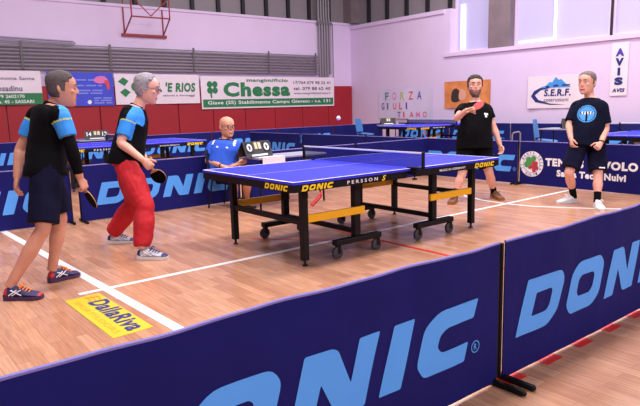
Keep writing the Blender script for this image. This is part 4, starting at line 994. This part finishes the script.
def shoe(S, s, up, sole, lace, trim=None, ln=1.0):
    J = S['J']; g, fd = J['foot' + s], J['toeward' + s]; rt = fd.cross(Z).normalized(); k_ = ln
    prof = [(-.098, .020, .030, .055), (-.090, .034, .024, .082), (-.06, .041, .022, .098), (-.02, .041, .022, .105), (.02, .042, .022, .098), (.06, .046, .022, .080), (.10, .051, .022, .064), (.14, .050, .022, .055), (.170, .042, .022, .048), (.188, .024, .024, .038)]
    rings = []
    for q, hw, z0, z1 in prof:
        rings.append([g + fd * q * k_ + rt * (hw * math.copysign(abs(math.cos(2 * PI * j / 16)) ** .7, math.cos(2 * PI * j / 16)) * (1 if math.sin(2 * PI * j / 16) < 0 else 1 - .35 * abs(math.sin(2 * PI * j / 16)))) + Z * ((z0 + z1) / 2 + (z1 - z0) / 2 * math.sin(2 * PI * j / 16)) for j in range(16)])
    mb = MB().loft(rings)
    for i, f in enumerate(mb.f):
        c = sum((V(mb.v[j]) for j in f), V()) / len(f); x = (c - g).dot(fd)
        mb.mi[i] = 1 if (trim and (x < -.055 or x > .15)) else 0
    o = mb.build('shoe', [M[up], M[trim or up]], S['root'], True, True)
    rings = []
    for q, hw in ((-.104, .018), (-.098, .032), (-.06, .044), (0, .044), (.05, .048), (.10, .054), (.14, .053), (.175, .043), (.194, .024)):
        zt = .030 + .012 * max(0, -q / .1) ; rings.append([g + fd * q * k_ + rt * x + Z * z for x, z in ((-hw, .004), (-hw * .9, .0), (hw * .9, .0), (hw, .004), (hw, zt), (-hw, zt))])
    MB().loft(rings).build('sole', M[sole], o, True, True)
    mb = MB()
    for i in range(4):
        q = .035 + i * .022; zc = .100 - i * .0095; hw = .030
        mb.tube([g + fd * q * k_ - rt * hw + Z * (zc - .012), g + fd * (q + .006) * k_ + Z * zc, g + fd * q * k_ + rt * hw + Z * (zc - .012)], .005, n=6, smooth=3)
    for y in (-1, 1): mb.tube([g + fd * .04 + Z * .104, g + fd * .03 + rt * y * .03 + Z * .112, g + fd * .05 + rt * y * .045 + Z * .100], .005, n=6, smooth=3)
    mb.build('laces', M[lace], o, True, True)
    return o, g, fd, rt
def stripes(S, sh, m):
    o, g, fd, rt = sh; mb = MB()
    for y in (-1, 1):
        for a, b in ((-.045, .015), (-.02, .045), (.05, -.03)):
            mb.tube([g + fd * a + rt * y * .043 + Z * .04, g + fd * (a + b) / 2 + rt * y * .0425 + Z * .06, g + fd * b + rt * y * .038 + Z * .080], .0045, n=6)
    mb.build('side_stripe', M[m], o, True, True)['label'] = 'white side stripes'
def spectacles(S, m='glassesframe'):
    H = S['H']; root = S['root']; hc, F, Rr, U, hs = S['hd']; mb = MB()
    for y in (-1, 1):
        pts = [H(.104 - .004 * abs(math.cos(2 * PI * k_ / 16)), y * .033 + .023 * math.cos(2 * PI * k_ / 16), .010 + .017 * math.sin(2 * PI * k_ / 16)) for k_ in range(17)]
        mb.tube(pts, .0026, n=5); mb.tube([H(.099, y * .057, .014), H(.05, y * .079, .014), H(-.012, y * .082, .014), H(-.03, y * .080, .0)], .0024, n=5)
    mb.tube([H(.104, -.010, .013), H(.110, 0, .015), H(.104, .010, .013)], .0025, n=5)
    g = mb.build('glasses', M[m], root, True, True)
    for y in (-1, 1):
        MB().ell(H(.102, y * .033, .010), (.0015, .022, .016), axes=(F, Rr, U)).build('lens', M['lens'], g, True, True)
def racket(loc, axis, normal, label, front, back):
    """grip centre loc, axis from handle to blade"""
    a = V(axis).normalized(); n = V(normal); n = (n - a * n.dot(a)).normalized(); t = a.cross(n)
    r = empty('table_tennis_racket', loc, label, 'racket')
    c = V(loc) + a * 0.125
    def blade(rx, ry, z0, z1, nm, m, cut=-1):
        lp = []
        for k_ in range(32):
            an = 2 * PI * k_ / 32; x = rx * math.cos(an); y = ry * math.sin(an)
            x = max(x, cut); lp.append(c + a * x + t * y)
        return MB().loft([[p + n * z0 for p in lp], [p + n * z1 for p in lp]]).build(nm, m, r, True)
    blade(.079, .0755, -.003, .003, 'blade', M['wood']); blade(.0775, .074, .003, .007, 'rubber', M[front], -.055)['label'] = 'black rubber' if front == 'rubberblack' else 'red rubber'
    blade(.0775, .074, -.007, -.003, 'rubber', M[back], -.055)['label'] = 'black rubber' if back == 'rubberblack' else 'red rubber'
    rings = []
    for q, w_, h_ in ((-.050, .016, .011), (-.044, .0175, .0125), (-.01, .0145, .0115), (.03, .0135, .011), (.052, .016, .006)):
        rings.append([V(loc) + a * q + t * (w_ * math.cos(2 * PI * j / 12)) + n * (h_ * math.sin(2 * PI * j / 12)) for j in range(12)])
    MB().loft(rings).build('handle', M['wood'], r, True, True)
    return r
def watch(S, s, m='blackplastic'):
    J = S['J']; w_, e = J['wr' + s], J['el' + s]; d = (w_ - e).normalized(); c = w_ - d * .015; mb = MB()
    MB().tube([c - d * .011, c - d * .009, c + d * .009, c + d * .011], [.031, .034, .034, .031], n=18).build('wristwatch', M[m], S['root'], True, True)

CR = V((0.78387, -0.620925, 0)); CF = V((0.620925, 0.78387, 0))     # toward the right of the hall view, and away
def team_shirt(S, back=-.012):
    J = S['J']; up, r, f = S['frame'](0.8)
    def fn(c):
        best = 0
        for s, sg in (('R', 1), ('L', -1)):
            a, e = J['sh' + s], J['el' + s]; d = e - a; t = (c - a).dot(d) / d.length_squared; q = (c - (a + d * t)).length
            lat = (c - S['sp'](0.8)).dot(r) * sg; fq = (c - (a + d * t)).dot(f)
            h = (c - S['sp'](0.8)).dot(up); fw = (c - S['sp'](0.8)).dot(f)
            if q < .080 and lat > .10 and t < .82:
                if t > .24: return 1
                if t > .20: best = 2; continue
            if .070 < lat and -.12 + max(0, .16 - lat) < h < .13 and fw > back and t < .2: best = 1
        return best
    return fn

# --- player at left, seen from behind
S = person('P1', 'person at far left in black and sky blue shirt and navy shorts, seen from behind', CR * 0.93 + CF * 0.36, dict(R=dict(n=-CR * .9 + CF * .3, curl=(50, 60, 40), thumb=.9), L=dict(n=CR * .6 + CF * .4, curl=(25, 30, 20)), hair='crop', thick=.009, nape=-.062), 'skin2', 'hairdark', build=1.0, belly=0.02, tilt=.12, head_s=1.12)
shirt(S, ['blackcloth', 'blueshirt', 'limepipe'], team_shirt(S, -.05), hem=-0.06, sleeve=.74, flare=.004, collar='blackcloth', grow=.018, loose=.018)
shorts(S, 'navycloth', f1=.93, grow=.026, flare=.03)
mb = MB(); S['arm'](mb, 'R', 1.0, 1.93, 0.006); finish(mb, S, 'arm_sleeve', ['blackcloth'], folds=.002)['label'] = 'black sleeve on right forearm'
J = S['J']
for s in 'RL':
    stripes(S, shoe(S, s, 'shoenavy', 'solenavy', 'orangelace', 'shoered', .96 if s == 'R' else .88), 'whiteprint')
g = J['wrR'] + S['dR'] * .085 + S['nR'] * .030
racket(g + Z * .03, CR * .42 - Z * .88 + CF * .12, CF * .62 + CR * .75 + Z * .2, 'black table tennis racket in the right hand of the player at far left', 'rubberblack', 'rubberblack')

# --- man in red trousers
S = person('P2', 'person with grey hair and glasses in black and sky blue shirt and red track trousers', CR * 0.97 + CF * 0.05, dict(R=dict(n=CF * .8 + CR * .1 - Z * .2, curl=(50, 60, 40), thumb=.9), L=dict(n=-CF, curl=(30, 40, 30)), hair='receding', thick=.015, nape=-.07), 'skin3', 'hairgrey', build=1.0, belly=0.03, tilt=.24, head_s=1.17)
shirt(S, ['blackcloth', 'blueshirt', 'limepipe'], team_shirt(S), hem=-0.10, sleeve=.78, flare=.006, collar='blackcloth', grow=.018, loose=.022)
shorts(S, 'redcloth', f1=2.0, grow=.020, flare=.0, name='trousers', mats=['redcloth'], top=.06, folds=.010) if False else None
mb = MB(); S['torso'](mb, -0.12, 0.05, .020)
for s in 'RL': S['leg'](mb, s, 1.97, .022, gfun=lambda t: .018 * math.sin(PI * min(1, max(0, t / 1.1))) + .024 * max(0, min(1, (t - .9) / .6)) - .012 * max(0, (t - 1.85) / .12))
finish(mb, S, 'trousers', ['redcloth'], folds=.009, fs=12)
for s in 'RL': stripes(S, shoe(S, s, 'shoegrey', 'solewhite', 'shoenavy', 'shoenavy', 1.0), 'whiteprint')
spectacles(S)
J = S['J']; g = J['wrR'] + S['dR'] * .085 + S['nR'] * .030
racket(g, CR * .42 - Z * .72 + CF * .3, CF * .8 + CR * .35 - Z * .15, 'black table tennis racket in the hand of the man in red trousers', 'rubberblack', 'rubberblack')

# --- seated umpire
S = person('P3', 'bald person with glasses in royal blue polo, seated behind the table as umpire', CR * .62 - CF * .78, dict(R=dict(n=-Z * .8 + CR * .2, curl=(20, 25, 15)), L=dict(n=-Z * .8 - CR * .2, curl=(20, 25, 15))), 'skin', None, build=1.06, belly=0.04, tilt=.06, head_s=1.18)
J = S['J']; up, r, f = S['frame'](0.85); c0 = S['sp'](0.85)
def fn(c):
    lat = abs((c - c0).dot(r)); h = (c - c0).dot(up); fw = (c - c0).dot(f)
    if .135 < lat - .25 * max(0, -h) < .165 and h > -.03: return 1
    if h > .045 and lat < .135: return 2
    if -.07 < h < -.05 and .055 < lat < .085 and fw > .04: return 1
    return 0
shirt(S, ['poloblue', 'whitecloth', 'navycloth'], fn, hem=-0.08, sleeve=.70, collar='navycloth', grow=.018)
mb = MB(); S['torso'](mb, -0.12, 0.06, .016)
for s in 'RL': S['leg'](mb, s, .92, .016, gfun=lambda t: .012 * t)
finish(mb, S, 'shorts', ['navycloth'])
for s in 'RL': shoe(S, s, 'shoebrown', 'soledark', 'shoebrown'); sock(S, s, 'blackcloth', .06)
spectacles(S); watch(S, 'R')

# --- player in black
S = person('P4', 'bearded person in black t-shirt and black shorts holding a red racket behind the table', -CF * .96 - CR * .12, dict(R=dict(n=-CF * .4 - Z * .7, d=CR * .86 + Z * .22 - CF * .35, curl=(55, 60, 40), thumb=.9), L=dict(n=CR * -.6 - CF * .4, curl=(22, 25, 18)), hair='full', thick=.013, nape=-.05, beard=True), 'skin3', 'hairbrown', build=1.15, belly=0.04, tilt=.02, head_s=1.18)
J = S['J']; up, r, f = S['frame'](0.66); c0 = S['sp'](0.66)
def fn(c):
    lat = (c - c0).dot(r); h = (c - c0).dot(up); fw = (c - c0).dot(f)
    return 1 if fw > .05 and ((-.125 < lat < -.07 and -.005 < h < .022) or (-.112 < lat < -.083 and -.04 < h < -.0)) else 0
shirt(S, ['blackcloth', 'whiteprint'], fn, hem=-0.16, sleeve=.62, grow=.018, loose=.03)
shorts(S, 'blackcloth', f1=.90, grow=.03, flare=.035)
for s in 'RL': sock(S, s, 'blackcloth', .09); shoe(S, s, 'shoebrown', 'solegum', 'shoebrown', None, 1.05)
g = J['wrR'] + S['dR'] * .065 + S['nR'] * .028 - CR * .03
racket(g, CR * .82 + Z * .50 - CF * .2, -CF * .42 + Z * .75 + CR * -.45, 'red table tennis racket held across the chest of the player in black', 'rubberred', 'rubberblack')

# --- player in navy tee at right
S = person('P5', 'person in navy t-shirt with round light blue print and navy shorts standing at right', -CR * .80 - CF * .60, dict(R=dict(n=CR * .8, curl=(30, 35, 25)), L=dict(n=CF * .9 + CR * .25, curl=(60, 75, 50), thumb=1.0), hair='crop', thick=.006, nape=-.05), 'skin3', 'hairshort', build=1.06, belly=0.03, tilt=.05, head_s=1.2)
J = S['J']; up, r, f = S['frame'](0.55); c0 = S['sp'](0.60)
def fn(c):
    lat = (c - c0).dot(r) - .02; h = (c - c0).dot(up); fw = (c - c0).dot(f)
    if fw < .03: return 0
    d = math.hypot(lat, h)
    if d < .112:
        if d > .100: return 1
        if d > .093: return 0
        if -.008 < h < .03 and abs(lat) < .075: return 2 if (int((lat + .1) / .016) % 2) else 0
        if abs(lat) < .012 and h < -.01: return 0
        return 1
    return 0
shirt(S, ['navytee', 'teelogo', 'whiteprint'], fn, hem=-0.12, sleeve=.84, grow=.018, flare=.012, loose=.02)
def fn2(c):
    k_ = J['kneeL']; h_ = J['hipL']; d = k_ - h_; t = (c - h_).dot(d) / d.length_squared; q = c - (h_ + d * t)
    return 1 if .80 < t < .84 and -.03 < q.dot(CR) < .045 and q.dot(CF) < -.03 else 0
shorts(S, 'navycloth', f1=.88, grow=.026, flare=.032, mats=['navycloth', 'whiteprint'], fn=fn2)
for s in 'RL': sock(S, s, 'blackcloth', .19); shoe(S, s, 'shoewhite', 'solewhite', 'shoewhite', None, 1.03)
watch(S, 'L')
